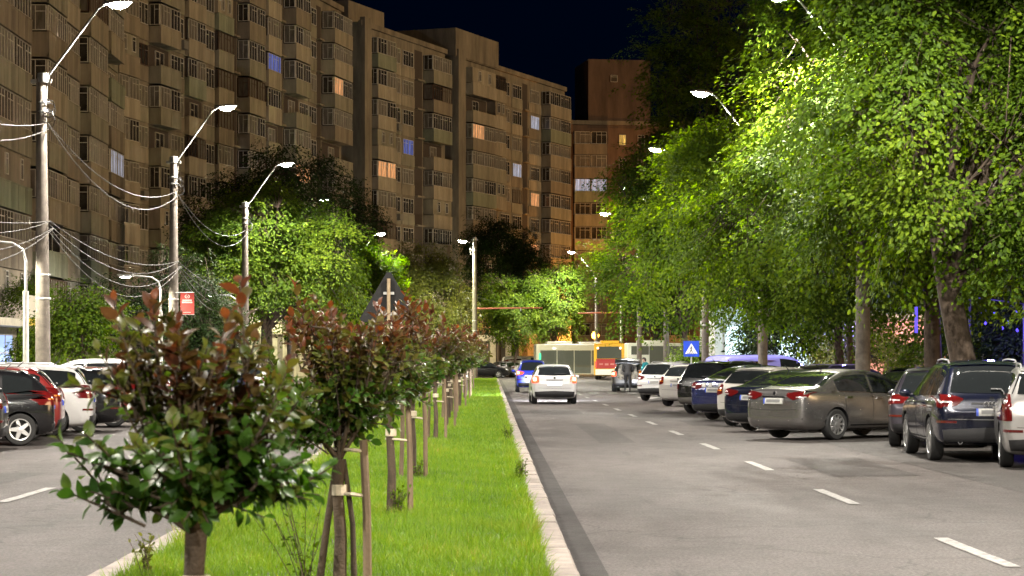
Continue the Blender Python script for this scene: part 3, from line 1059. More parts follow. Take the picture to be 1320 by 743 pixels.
# open boot car
open_car, obvh, osp = make_car('parked_car', 'dark hatchback with raised tailgate and one orange tail lamp lit', 'hatch', P_BROWN, 789, 118, 8, lights='on', boot_open=True, plate=False)
# moving cars
make_car('moving_car', 'white hatchback with lit tail lamps driving away in the left lane', 'hatch', P_WHITE, 687.5, 85.6, -1, lights='on', group='cars driving away', bumper=M_BLACKP)
make_car('moving_car', 'bright blue car with red lamps driving ahead of the white hatchback', 'suv', P_BLUE, 666.5, 115, 0, lights='on', group='cars driving away', h=.98, wd=.92)

# --- four rings and tailpipes on the near off-roader
h0, n0, _, _ = abvh.ray_cast(Vector((-6, 0, .93)), Vector((1, 0, 0)))
rg = MB()
for k in range(4):
    M = Matrix.Translation((h0.x - .012, (k - 1.5) * -.062, .95)) @ Matrix.Rotation(R(90), 4, 'Y')
    n1, n2 = 18, 6
    vs, fs = [], []
    for i in range(n1):
        a = 2 * math.pi * i / n1
        for j in range(n2):
            b = 2 * math.pi * j / n2
            rr = .042 + .0075 * math.cos(b)
            vs.append(M @ Vector((rr * math.cos(a), rr * math.sin(a), .0075 * math.sin(b))))
    for i in range(n1):
        for j in range(n2):
            fs.append((i * n2 + j, ((i + 1) % n1) * n2 + j, ((i + 1) % n1) * n2 + (j + 1) % n2, i * n2 + (j + 1) % n2))
    rg.add(vs, fs)
rg.build('rings_emblem', M_CHROME, audi, smooth=60)
MB().lathe([(.04, -.2), (.045, .05), (.034, .05), (.034, -.1)], 12, Matrix.Translation((-asp['L'] / 2 + .06, asp['W'] * .22, .40)) @ Matrix.Rotation(R(-90), 4, 'Y')).build('tailpipe', M_SILVERP, audi, smooth=50)
MB().lathe([(.04, -.2), (.045, .05), (.034, .05), (.034, -.1)], 12, Matrix.Translation((-asp['L'] / 2 + .06, asp['W'] * .22 - .11, .40)) @ Matrix.Rotation(R(-90), 4, 'Y')).build('tailpipe', M_SILVERP, audi, smooth=50)
tailstrip = decal(abvh, 'rear', [(.72, .70, 0), (0, .69, 0), (-.72, .70, 0)], [(.72, .715, 0), (0, .705, 0), (-.72, .715, 0)], .016, 14, 1)
tailstrip.build('chrome_strip', M_CHROME, audi)


def text_mesh(s, size, name='lettering', extrude=.003):
    c = bpy.data.curves.new(name, 'FONT')
    c.body = s
    c.size = size
    c.extrude = extrude
    c.align_x = 'CENTER'
    o = bpy.data.objects.new(name, c)
    COL.objects.link(o)
    dg = bpy.context.evaluated_depsgraph_get()
    dg.update()
    me = bpy.data.meshes.new_from_object(o.evaluated_get(dg))
    bpy.data.objects.remove(o)
    bpy.data.curves.remove(c)
    return me


# raised tailgate of the open car, pale luggage space
tg = MB()
sec = [(.0, 1.45), (-.25, 1.60), (-.62, 1.70), (-.80, 1.62), (-.84, 1.50)]
for y0, y1 in ((-.62, .62),):
    vs, fs = [], []
    for x, z in sec:
        vs += [(-1.62 + x, y0, z), (-1.62 + x, 0, z + .05), (-1.62 + x, y1, z)]
    k = len(vs)
    vs += [Vector(v) - Vector((0, 0, .06)) for v in vs]
    for i in range(len(sec) - 1):
        for j in range(2):
            a = i * 3 + j
            fs += [(a, a + 1, a + 4, a + 3), (k + a, k + a + 1, k + a + 4, k + a + 3)]
    rim_ = [0, 1, 2, 5, 8, 11, 14, 13, 12, 9, 6, 3]
    for i in range(len(rim_)):
        a, b = rim_[i], rim_[(i + 1) % len(rim_)]
        fs.append((a, b, k + b, k + a))
    tg.add(vs, fs)
tg.build('tailgate', P_BLACK, open_car, smooth=40)
MB().prism([(-.52, .62), (.52, .62), (.50, 1.0), (.44, 1.36), (-.44, 1.36), (-.50, 1.0)], -2.075, -1.66, 'x').build('boot_space', mat('boot_lining', (.30, .28, .23), .9, var=.5, scale=7, col2=(.03, .03, .03)), open_car)

# stickers on the dark blue car's boot
for o in list(bpy.data.objects):
    if o.get('label') == 'dark blue car with pale stickers on its boot':
        for k, y in enumerate((.34, .12, -.22)):
            b_ = PROTO['sedan'][2]
            decal(b_, 'rear', [(y + .06, .90, 0), (y - (.06 if k < 2 else .16), .90, 0)], [(y + .06, 1.0, 0), (y - (.06 if k < 2 else .16), 1.0, 0)], .02, 3, 2).build('sticker', M_PLATE, o)

# --- left-hand row: tails towards the road, noses to the pavement
def left_car(label, kind, m, xr, yc, **kw):
    L = SHAPES[kind]['L'] * kw.get('ln', 1)
    return make_car('parked_car', label, kind, m, pos=(xr - L / 2, yc), theta=kw.pop('theta', -97), **kw)


left_car('grey car of which only the tail shows at the left edge', 'wagon', P_BROWN, -8.98, 42.0)
left_car('black hatchback with five spoke alloy wheels in the left row', 'hatch', P_BLACK, -8.68, 45.0, spokes=5, theta=-104, rim=mat('alloy_bright', (.72, .72, .72), .3, metal=.5))
left_car('red hatchback behind the black hatchback', 'hatch', P_RED, -9.0, 47.8, h=1.03)
left_car('white estate with roof rails behind the red hatchback', 'wagon', P_WHITE, -8.85, 50.7, h=1.05, rails=True)
left_car('black estate behind the white estate', 'wagon', P_BLACK, -8.7, 53.5, rails=True)
left_car('bright red car half hidden by the first bush', 'hatch', P_RED, -8.8, 57.4)
left_car('white van like car half hidden by the first bush', 'box', P_WHITE, -8.7, 62.0, h=.95)
left_car('silver hatchback behind the bushes in the left row', 'hatch', P_SILV, -8.8, 65.2)
left_car('white sedan behind the bushes in the left row', 'sedan', P_WHITE, -8.8, 69.0)
left_car('silver estate behind the bushes in the left row', 'wagon', P_SILV, -8.9, 73.5)
left_car('white hatchback behind the second bush in the left row', 'hatch', P_CREAM, -8.9, 79.0)
left_car('blue car behind the second bush in the left row', 'hatch', P_BLUED, -8.8, 85.0)
left_car('white estate behind the second bush in the left row', 'wagon', P_WHITE, -8.9, 92.0)
# --- far cars beyond the end of the median
far = dict(group='cars parked at the far crossing', detail=False)
make_car('parked_car', 'black car by the foot of the median lamp far off', 'wagon', P_BLACK, pos=(-.6, 205.5), theta=84, **far)
make_car('parked_car', 'grey car with pale bonnet next to the far black car', 'hatch', P_GREY, pos=(2.0, 209), theta=62, **far)
make_car('parked_car', 'silver car nosing out behind the bright blue car', 'sedan', P_SILV, pos=(4.2, 207.5), theta=80, **far)
make_car('parked_van', 'white van parked under the far trees behind the bright blue car', 'van', P_WHITE, pos=(3.6, 213), theta=86, cat='van', **far)
# ------------------------------------------------------------------ buses at the crossing
M_YEL = paint('bus_yellow', (.62, .33, .012), 0, .4)
M_BUSW = paint('bus_white', (.8, .8, .8), 0, .4)
M_BUSC = paint('bus_cream', (.40, .38, .34), 0, .4)
M_BUSR = paint('bus_red', (.36, .015, .012), 0, .35)
M_BGLASS = mat('bus_glass', (.02, .025, .024), .06, spec=.7, emit=(.36, .34, .22), estr=.05)
M_GREEND = mat('display_green', (.02, .2, .08), .4, emit=(.05, 1, .35), estr=.4)


def round_box(mb, x0, x1, y0, y1, z0, z1, r=.12, n=4):
    """box with rounded long edges (along x) and slightly tucked ends"""
    prof = []
    for cx, cy, a0 in ((y1 - r, z1 - r, 0), (y0 + r, z1 - r, 90), (y0 + r * .5, z0 + r * .5, 180), (y1 - r * .5, z0 + r * .5, 270)):
        rr = r if a0 < 180 else r * .5
        for k in range(n + 1):
            a = R(a0 + 90 * k / n)
            prof.append((cx + rr * math.cos(a), cy + rr * math.sin(a)))
    m = len(prof)
    yc, zc = (y0 + y1) / 2, (z0 + z1) / 2
    secs = [(x0, .95), (x0 + .05, .985), (x0 + .15, 1), (x1 - .15, 1), (x1 - .05, .985), (x1, .95)]
    vs = [(x, yc + (y - yc) * k, zc + (z - zc) * k) for x, k in secs for y, z in prof]
    fs = [(i * m + j, i * m + (j + 1) % m, (i + 1) * m + (j + 1) % m, (i + 1) * m + j) for i in range(5) for j in range(m)]
    fs += [tuple(range(m)), tuple(range(5 * m, 6 * m))]
    mb.add(vs, fs)
    return mb


def make_bus(label, loc, rz, L, paint_m, skirt, win_m, name='city_bus', rear=False, H=3.0, win=(1.15, 2.45), cat='bus', group='buses at the crossing'):
    t = thing(name, label, cat, loc, rz, group)
    W = 2.5
    round_box(MB(), -L / 2, L / 2, -W / 2, W / 2, .32, H).build('body', paint_m, t, smooth=35)
    for s in (1, -1):
        y = s * (W / 2 + .003)
        MB().box(-L / 2 + .25, L / 2 - .25, min(y, y + s * .012), max(y, y + s * .012), .36, .98).build('skirt_panel', skirt, t)
        n = max(3, int(L / 1.55))
        for k in range(n):
            a, b = -L / 2 + .35 + (L - .7) * k / n, -L / 2 + .35 + (L - .7) * (k + 1) / n - .07
            door = k in (1, n // 2, n - 1) and s < 0
            MB().box(a, b, min(y, y + s * .02), max(y, y + s * .02), .45 if door else win[0], win[1]).build('door' if door else 'window', win_m, t)
    for x in (-L / 2 + 2.2, L / 2 - 2.4):
        for s in (1, -1):
            w = link('wheel', wheel_meshes(.48, .28, 8)[0], M_RUBBER, t, (x, s * (W / 2 - .13), .48), (0, 0, 0 if s > 0 else math.pi))
            link('rim', wheel_meshes(.48, .28, 8)[1], M_RIM, w)
    round_box(MB(), -L / 2 + 1, -L / 2 + 3.2, -.8, .8, H - .01, H + .22, .08).build('roof_unit', paint_m, t, smooth=35)
    round_box(MB(), L / 2 - 4.4, L / 2 - 2.2, -.8, .8, H - .01, H + .18, .08).build('roof_unit', paint_m, t, smooth=35)
    return t


# first bus crossing from the left: cream flank, dark glazing, green display
b1 = make_bus('cream and dark glazed city bus crossing behind the white hatchback', (8.0, 200, 0), R(4), 8.2, M_BUSC, M_BUSC, M_BGLASS)
MB().box(-3.85, -3.69, -1.30, -1.26, 1.65, 2.2).build('route_display', M_GREEND, b1)
MB().box(-4.13, -4.10, -.9, .9, 2.5, 2.8).build('route_display', mat('display_dark', (.02, .02, .02), .3), b1)
# yellow bus seen from the rear quarter
b2 = make_bus('yellow city bus seen from behind with red lower panel and two red top lamps', (10.2, 191.2, 0), R(84), 9.0, M_YEL, M_BUSW, M_BGLASS)
xr = -4.5
MB().box(xr - .03, xr + .02, -1.0, 1.0, 1.75, 2.72).build('rear_window', M_BGLASS, b2)
MB().box(xr - .028, xr + .02, -1.06, 1.06, .92, 1.70).build('rear_panel', M_BUSR, b2)
MB().box(xr - .04, xr + .02, -1.12, 1.12, .40, .86).build('rear_bumper', M_BUSW, b2)
for s in (1, -1):
    MB().lathe([(.0, -.03), (.09, -.03), (.09, .02), (0, .02)], 12, Matrix.Translation((xr - .04, s * .93, 2.60)) @ Matrix.Rotation(R(90), 4, 'Y')).build('top_lamp', M_TAILHOT, b2)
    MB().box(xr - .05, xr + .01, s * 1.12 - .07, s * 1.12 + .07, 1.0, 1.5).build('tail_lamp', M_TAILON, b2)
for k in range(4):
    MB().box(xr - .034, xr - .02, -.85 + .45 * k, -.55 + .45 * k, 1.18 + .04 * (k % 2), 1.34).build('louvre', mat('louvre_pink', (.5, .2, .18), .5), b2)
# long white bus behind the parked cars
b3 = make_bus('long white bus standing across the crossing behind the open boot car', (15.8, 186.2, 0), R(3), 9.6, M_BUSW, M_BUSW, M_BGLASS, win=(2.05, 2.75))

# ------------------------------------------------------------------ orange sodium lamp on a slim mast, set near the tower to light its wall
sg = thing('sodium_lamp', 'glowing amber lamp on slim mast seen above the yellow bus', 'traffic signal', (11.5, 250, .12))
MB().tube([(0, 0, -.1), (0, 0, 4.1)], .07, 8).build('pole', M_STEEL, sg, smooth=60)
MB().box(-.3, .3, -.12, .14, 3.75, 4.6).build('lamp_box', M_BLACKP, sg)
M_AMB = mat('amber_glow', (.9, .5, .1), .4, emit=(1, .42, .05), estr=.55)
M_AMB.cycles.emission_sampling = 'NONE'
MB().lathe([(0, -.16), (.26, -.12), (.42, 0), (.42, .04), (0, .04)], 16, Matrix.Translation((0, -.17, 4.15)) @ Matrix.Rotation(R(90), 4, 'X') @ Matrix.Scale(-1, 4, (0, 0, 1))).build('lens', M_AMB, sg, smooth=60)
lamp_light((11.5, 249.2, 4.25), 1900, 'amber_light', (1, .40, .06))

# ------------------------------------------------------------------ overhead arms over the crossing
M_REDP = mat('red_oxide_steel', (.42, .13, .09), .6, var=.3, scale=4)
ta = thing('tram_wire_bracket', 'red brown overhead arm reaching right from the median lamp', 'overhead arm', (-1.0, 183, 5.75))
MB().tube([(-.2, 0, 0), (2.6, 0, .03), (5.2, 0, .05)], [.07, .06, .05], 7).build('arm_tube', M_REDP, ta, smooth=60)
MB().box(3.4, 3.48, -.05, .05, -.22, .05).build('hanger', M_STEEL, ta)
MB().tube([(0, 0, .9), (3.4, 0, .06)], .012, 4).build('stay_wire', M_CABLE, ta)
tb = thing('tram_wire_bracket', 'red brown overhead arm in front of the far trees right of the amber lamp', 'overhead arm', (10.9, 190, 5.55))
MB().tube([(0, 0, 0), (-2.0, 0, .0), (-3.6, 0, -.05)], [.07, .06, .05], 7).build('arm_tube', M_REDP, tb, smooth=60)
MB().tube([(0, 0, 1.0), (0, 0, -5.6)], [.10, .13], 8).build('mast', M_STEEL, tb, smooth=60)

# ------------------------------------------------------------------ signs
M_SBLUE = mat('sign_blue', (.012, .055, .46), .4)
M_SWHITE = mat('sign_white', (.8, .8, .8), .45)
M_SBLACK = mat('sign_black', (.01, .01, .01), .5)
cs = thing('crossing_sign', 'blue square pedestrian crossing sign on thin post', 'road sign', (at(891, 92), 92, .02))
zc = zat(450.5, 92)
MB().tube([(0, 0, -.1), (0, 0, zc + .3)], .03, 8).build('post', M_STEEL, cs, smooth=60)
s_ = .315
MB().prism([(-s_, zc - s_), (s_, zc - s_), (s_, zc + s_), (-s_, zc + s_)], -.045, -.025, 'y').build('sign_plate', M_SBLUE, cs)
MB().prism([(-.25, zc - .2), (.25, zc - .2), (0, zc + .22)], -.050, -.046, 'y').build('triangle', M_SWHITE, cs)
wm = MB()
y0, y1 = -.056, -.051
def limb(a, b, w):
    a, b = Vector((a[0], a[1])), Vector((b[0], b[1]))
    q = Vector((-(b - a).y, (b - a).x)).normalized() * w
    wm.prism([tuple(p) for p in (a - q, b - q, b + q, a + q)], y0, y1, 'y')
wm.prism([(.022 * math.cos(a), zc + .115 + .022 * math.sin(a)) for a in np.linspace(0, 6.28, 9)[:-1]], y0, y1, 'y')
limb((0, zc + .09), (-.005, zc - .03), .024)
limb((-.005, zc - .03), (-.06, zc - .15), .016)
limb((-.005, zc - .03), (.05, zc - .15), .016)
limb((0, zc + .07), (-.06, zc + .0), .012)
limb((0, zc + .07), (.055, zc + .01), .012)
for k in range(5): limb((-.17 + .08 * k, zc - .175), (-.12 + .08 * k, zc - .175), .012)
wm.build('pictogram', M_SBLACK, cs)

# dark back of a triangular warning sign on the median
ts = thing('warning_sign', 'dark triangular sign seen from the back on the grass median', 'road sign', (at(501, 43), 43, .1))
zb_ = zat(422, 43)
zt_ = zat(358, 43)
hw = .55
MB().tube([(0, 0, -.1), (0, 0, zt_ - .12)], .035, 8).build('post', mat('post_pale', (.30, .23, .14), .6, var=.3, scale=8), ts, smooth=60)
MB().prism([(-hw + .04, zb_), (hw - .04, zb_), (hw, zb_ + .06), (.04, zt_), (-.04, zt_), (-hw, zb_ + .06)], .045, .062, 'y').build('sign_plate', mat('sign_back', (.008, .008, .008), .85, var=.3, scale=5), ts)
MB().box(-.2, .2, .02, .045, zb_ + .12, zb_ + .17).box(-.1, .1, .02, .045, zt_ - .42, zt_ - .37).build('bracket', M_STEEL, ts)
MB().box(-.30, -.16, .038, .044, zb_ + .30, zb_ + .38).build('sticker', mat('label_grey', (.4, .42, .38), .6), ts)

# red banner on the second left pole
bn = thing('banner', 'red banner with pale emblem and lettering on the second left lamp pole', 'banner', (at(241.5, 87.3), 87.3, zat(391.5, 87.3)))
MB().box(-.26, .26, -.012, .012, -.41, .41).build('banner_cloth', mat('banner_red', (.40, .045, .035), .7, var=.15, scale=3), bn)
for z in (.42, -.42):
    MB().tube([(-.45, 0, z), (.27, 0, z)], .018, 6).build('rod', M_STEEL, bn)
em = MB()
for k in range(14):
    a0, a1 = 2 * math.pi * k / 14, 2 * math.pi * (k + 1) / 14
    if k in (3, 10): continue
    em.prism([(.10 * math.cos(a0), .27 + .075 * math.sin(a0)), (.10 * math.cos(a1), .27 + .075 * math.sin(a1)), (.07 * math.cos(a1), .27 + .05 * math.sin(a1)), (.07 * math.cos(a0), .27 + .05 * math.sin(a0))], -.018, -.014, 'y')
em.prism([(-.05, .27), (0, .235), (.07, .31), (0, .265)], -.018, -.014, 'y')
em.build('emblem', mat('banner_print', (.72, .62, .58), .7), bn)
lt = MB()
random.seed(5)
for row, (z, w, h_) in enumerate(((.125, .36, .045), (.045, .40, .06), (-.34, .3, .02))):
    x = -w / 2
    while x < w / 2 - .02:
        cw = random.uniform(.018, .032)
        lt.box(x, x + cw, -.018, -.014, z - h_ / 2, z + h_ / 2)
        x += cw + .012
lt.build('lettering', MATS['banner_print'], bn)

# ------------------------------------------------------------------ people at the open boot
def capsule_body(joints, caps, vox=.011):
    """one continuous figure: tapered capsules fused by a voxel remesh; returns mesh and the capsule each vertex belongs to"""
    bm = bmesh.new()
    for name, a, b, ra, rb in caps:
        a, b = Vector(joints[a] if isinstance(a, str) else a), Vector(joints[b] if isinstance(b, str) else b)
        ax = b - a
        L = max(ax.length, 1e-4)
        Mx = ax.to_track_quat('Z', 'Y').to_matrix().to_4x4()
        Mx.translation = a
        n = 14 if max(ra, rb) > .03 else 8
        prof = [(ra * math.cos(q), ra * math.sin(q)) for q in np.linspace(-math.pi / 2, 0, 5)] + [(rb * math.cos(q), L + rb * math.sin(q)) for q in np.linspace(0, math.pi / 2, 5)]
        rings = []
        for r, h in prof:
            rings.append([bm.verts.new(Mx @ Vector((max(r, .0008) * math.cos(2 * math.pi * k / n), max(r, .0008) * math.sin(2 * math.pi * k / n), h))) for k in range(n)])
        for r0, r1 in zip(rings[:-1], rings[1:]):
            for k in range(n): bm.faces.new((r0[k], r0[(k + 1) % n], r1[(k + 1) % n], r1[k]))
        bm.faces.new(rings[0][::-1])
        bm.faces.new(rings[-1])
    me = bpy.data.meshes.new('figure')
    bm.to_mesh(me)
    bm.free()
    o = link('figure', me)
    md = o.modifiers.new('r', 'REMESH')
    md.mode, md.voxel_size = 'VOXEL', vox
    sm = o.modifiers.new('s', 'SMOOTH')
    sm.iterations, sm.factor = 3, .5
    bpy.context.view_layer.update()
    me = eval_mesh(o)
    P = np.array([v.co[:] for v in me.vertices])
    best, bi = np.full(len(P), 9e9), np.zeros(len(P), int)
    for i, (name, a, b, ra, rb) in enumerate(caps):
        a, b = np.array(joints[a] if isinstance(a, str) else a), np.array(joints[b] if isinstance(b, str) else b)
        ab = b - a
        t = np.clip(((P - a) @ ab) / max(ab @ ab, 1e-8), 0, 1)
        dd = np.linalg.norm(P - (a + t[:, None] * ab), axis=1) - (ra + t * (rb - ra))
        m = dd < best
        best[m], bi[m] = dd[m], i
    return me, bi


def shell(name, me, sel, off, m, parent):
    """a garment: the chosen part of the figure pushed outward and given a hem"""
    bm = bmesh.new()
    bm.from_mesh(me)
    bm.verts.ensure_lookup_table()
    kill = [f for f in bm.faces if not all(sel[v.index] for v in f.verts)]
    bmesh.ops.delete(bm, geom=kill, context='FACES')
    for v in bm.verts: v.co += v.normal * off
    out = bpy.data.meshes.new(name)
    bm.to_mesh(out)
    bm.free()
    out.shade_smooth()
    return link(name, out, m, parent)


def person(label, loc, rz, J, shirt, trousers, hair, shoes, sleeves=True):
    t = thing('person', label, 'person', loc, rz, None)
    caps = []
    A = lambda n, a, b, ra, rb: caps.append((n, a, b, ra, rb))
    A('torso', 'pelvis', 'waist', .145, .13)
    A('torso', 'waist', 'chest', .13, .155)
    A('neck', 'chest', 'neckb', .09, .055)
    A('neck', 'neckb', 'head0', .055, .058)
    A('head', 'head0', 'head1', .078, .092)
    hd0, hd1, fw = Vector(J['head0']), Vector(J['head1']), Vector(J['face']).normalized()
    side = fw.cross(hd1 - hd0).normalized()
    mid = hd0.lerp(hd1, .35)
    A('head', tuple(mid + fw * .082), tuple(mid + fw * .105 - (hd1 - hd0) * .12), .012, .016)   # nose
    A('head', tuple(hd0 + fw * .045 - (hd1 - hd0) * .1), tuple(hd0 + fw * .055 - (hd1 - hd0) * .15), .035, .035)   # chin
    for s in (1, -1): A('head', tuple(mid + side * s * .088), tuple(mid + side * s * .095 + (hd1 - hd0) * .25), .014, .018)   # ears
    for s, c in ((1, 'l'), (-1, 'r')):
        A('torso', 'chest', 'sh' + c, .10, .075)
        A('arm', 'sh' + c, 'el' + c, .062, .047)
        A('fore', 'el' + c, 'wr' + c, .045, .031)
        w = Vector(J['wr' + c])
        d = (w - Vector(J['el' + c])).normalized()
        q = d.cross(Vector((0, 0, 1)))
        q = (q if q.length > .1 else Vector((1, 0, 0))).normalized()
        n_ = d.cross(q).normalized()
        for k in range(4):
            o = (k - 1.5) * .021
            k0, k1 = w + d * .03 + q * o * .7, w + d * .095 + q * o
            A('hand', tuple(k0), tuple(k1), .017, .013)
            ln = (.062, .078, .072, .055)[k]
            m1 = k1 + d * ln * .55 - n_ * ln * .25
            A('hand', tuple(k1), tuple(m1), .0105, .0095)
            A('hand', tuple(m1), tuple(m1 + d * ln * .25 - n_ * ln * .42), .0095, .008)
        tb_ = w + d * .03 - q * .03
        A('hand', tuple(tb_), tuple(tb_ + d * .045 - q * .03 - n_ * .02), .013, .011)
        A('hand', tuple(tb_ + d * .045 - q * .03 - n_ * .02), tuple(tb_ + d * .075 - q * .025 - n_ * .035), .011, .009)
        A('leg', 'hip' + c, 'kn' + c, .092, .06)
        A('torso', 'pelvis', 'hip' + c, .12, .10)
        A('calf', 'kn' + c, 'an' + c, .058, .04)
        an = Vector(J['an' + c])
        A('foot', tuple(an - Vector((0, 0, .04))), tuple(an + Vector((.15, 0, -.052))), .04, .034)
    me, bi = capsule_body(J, caps)
    names = np.array([c[0] for c in caps])[bi]
    me.shade_smooth()
    me.materials.clear()
    body = link('body', me, mat('skin', (.42, .24, .17), .55), t)
    P = np.array([v.co[:] for v in me.vertices])
    zs = J['pelvis'][2]
    up = np.isin(names, ['torso', 'arm'] + (['fore'] if sleeves else [])) & (P[:, 2] > zs - .12)
    low = np.isin(names, ['leg', 'calf']) | ((names == 'torso') & (P[:, 2] < zs + .08))
    wr = [np.linalg.norm(P - np.array(J['wr' + c]), axis=1) > .035 for c in 'lr']
    shell('jacket', me, up & wr[0] & wr[1], .016, shirt, t)
    shell('trousers', me, low, .012, trousers, t)
    shell('shoe', me, names == 'foot', .010, shoes, t)
    hv = ((P - np.array(hd0)) @ np.array((hd1 - hd0).normalized()))
    fr = ((P - np.array(hd0)) @ np.array(fw))
    shell('hair', me, (names == 'head') & ((hv > .085) | ((fr < -.01) & (hv > -.02))) & ~((fr > .05) & (hv < .11)), .014, hair, t)
    return t


M_JACKET = mat('jacket_dark', (.035, .035, .036), .85, var=.4, scale=14)
M_TROUS = mat('trousers_black', (.012, .012, .013), .85)
M_TEAL = mat('shirt_teal', (.01, .19, .21), .8, var=.2, scale=10)
M_HAIR = mat('hair_dark', (.018, .012, .009), .6)
# local x = the way the person faces
J1 = dict(pelvis=(0, 0, .96), waist=(.05, 0, 1.12), chest=(.17, 0, 1.36), neckb=(.25, 0, 1.47), head0=(.31, -.01, 1.55), head1=(.37, -.01, 1.64), face=(.9, -.1, -.35),
          shl=(.17, .19, 1.38), shr=(.17, -.19, 1.38), ell=(.27, .27, 1.13), elr=(.30, -.26, 1.14), wrl=(.47, .18, 1.03), wrr=(.50, -.16, 1.04),
          hipl=(0, .10, .92), hipr=(0, -.10, .92), knl=(.06, .11, .50), knr=(.0, -.11, .50), anl=(-.02, .12, .09), anr=(-.10, -.12, .09))
J2 = dict(J1, waist=(.02, 0, 1.13), chest=(.07, 0, 1.38), neckb=(.09, 0, 1.50), head0=(.12, 0, 1.58), head1=(.15, 0, 1.68), face=(.9, .2, -.2),
          shl=(.07, .19, 1.41), shr=(.07, -.19, 1.41), ell=(.15, .25, 1.14), elr=(.12, -.26, 1.14), wrl=(.38, .15, 1.08), wrr=(.36, -.15, 1.06))
oc = open_car.location
f8 = Vector((math.sin(R(8)), math.cos(R(8)), 0))
r8 = Vector((math.cos(R(8)), -math.sin(R(8)), 0))
p1 = oc - f8 * 2.52 + r8 * .04
person('person in dark jacket and black trousers bending into the open boot', (p1.x, p1.y, .008), R(82), J1, M_JACKET, M_TROUS, M_HAIR, M_SBLACK)
p2 = oc - f8 * 1.9 + r8 * .98
person('person in a teal shirt standing at the right side of the open boot', (p2.x, p2.y, .008), R(150), J2, M_TEAL, M_TROUS, M_HAIR, M_SBLACK, sleeves=False)
# ------------------------------------------------------------------ apartment blocks
def concrete(name, c, var=.4):
    return mat(name, c, .9, var=var, scale=.9, col2=tuple(k * .52 for k in c), detail=8, streak=True, bump=.2, bscale=8)


M_CWALL = concrete('panel_wall', (.27, .235, .18))
M_CPAR = [concrete('balcony_panel_a', (.34, .295, .22)), concrete('balcony_panel_b', (.26, .22, .165), .5), concrete('balcony_panel_c', (.29, .27, .205), .55), concrete('balcony_panel_d', (.40, .35, .265), .3)]
M_GREEN = concrete('balcony_panel_green', (.26, .28, .20))
M_SHADE = mat('loggia_shade', (.07, .055, .045), .9)  # flat dark colour in place of the shade inside loggias and gaps
M_FRAME = mat('window_frame_white', (.60, .57, .51), .5, var=.2, scale=6)
M_FRAMED = mat('window_frame_brown', (.10, .06, .04), .6)
M_WGLASS = mat('window_glass', (.060, .054, .047), .07, spec=.6, var=.6, scale=1.3, col2=(.018, .016, .014))
M_CURT = mat('window_curtain', (.19, .17, .14), .3, var=.5, scale=3.5, streak=True)
M_LITW = mat('window_lit_white', (.5, .5, .5), .4, emit=(.62, .72, 1), estr=.13, var=.4, scale=5)
M_LITB = mat('window_lit_blue', (.1, .1, .2), .4, emit=(.18, .26, .95), estr=.09, var=.4, scale=5)
M_LITY = mat('window_lit_yellow', (.5, .4, .2), .4, emit=(1, .66, .16), estr=.17, var=.4, scale=5)
M_LITO = mat('window_lit_orange', (.5, .3, .2), .4, emit=(1, .50, .22), estr=.18, var=.4, scale=5)
M_AC = mat('ac_unit_grey', (.2, .19, .17), .6)
for m_ in (M_LITW, M_LITB, M_LITY, M_LITO):     # curtains: the light comes through unevenly
    nt_ = m_.node_tree
    rmp = [n for n in nt_.nodes if n.type == 'VALTORGB'][0]
    tc_ = [n for n in nt_.nodes if n.type == 'MAPPING'][0]
    tc_.inputs['Scale'].default_value = (5.5, 5.5, .6)
    e_ = m_.node_tree.nodes['Principled BSDF'].inputs['Emission Color']
    c_ = tuple(e_.default_value)
    rmp.color_ramp.elements[0].color = (c_[0] * .12, c_[1] * .12, c_[2] * .12, 1)
    rmp.color_ramp.elements[1].color = c_
    nt_.links.new(rmp.outputs[0], e_)
FH = 2.75
_wc = {}


def window_mesh(w, h, n, dark=False):
    """frame with n lights: rails, mullions, one small top light row in some; and the pane behind it"""
    key = (round(w, 1), round(h, 1), n)
    if key in _wc: return _wc[key]
    w, h = key[0], key[1]
    f = MB()
    t = .044
    y0, y1 = -.05, .03
    f.box(-w / 2, w / 2, y0, y1, 0, t).box(-w / 2, w / 2, y0, y1, h - t, h)
    xs = np.linspace(-w / 2 + t / 2, w / 2 - t / 2, n + 1)
    for i, x in enumerate(xs):
        tt = t * (1.0 if i in (0, n) else .8)
        f.box(x - tt / 2, x + tt / 2, y0 - .003, y1 + .003, t, h - t)
    zt = h * .74
    for i in range(n):
        if (i * 7 + n) % 3 != 0:
            f.box(xs[i] + t * .4, xs[i + 1] - t * .4, y0 + .006, y1 - .006, zt - .02, zt + .02)
    p = MB().box(-w / 2 + .02, w / 2 - .02, -.012, .012, .02, h - .02)
    _wc[key] = (f.mesh('window_frame'), p.mesh('pane'))
    return _wc[key]


def add_window(t, x, y, z, w, h, n, rng, lit=None, dark=False, rz=0.0):
    fm, pm = window_mesh(w, h, n)
    o = link('window', fm, M_FRAME, t, (x, y, z), (0, 0, rz))
    if dark:
        o.material_slots[0].link = 'OBJECT'
        o.material_slots[0].material = M_FRAMED
    p = link('pane', pm, M_WGLASS, o)
    m = lit or (M_CURT if rng.random() < .5 else None)
    if m:
        p.material_slots[0].link = 'OBJECT'
        p.material_slots[0].material = m
    return o


LIT = []          # (photo x, photo y, material)
PAR_MESH = {}


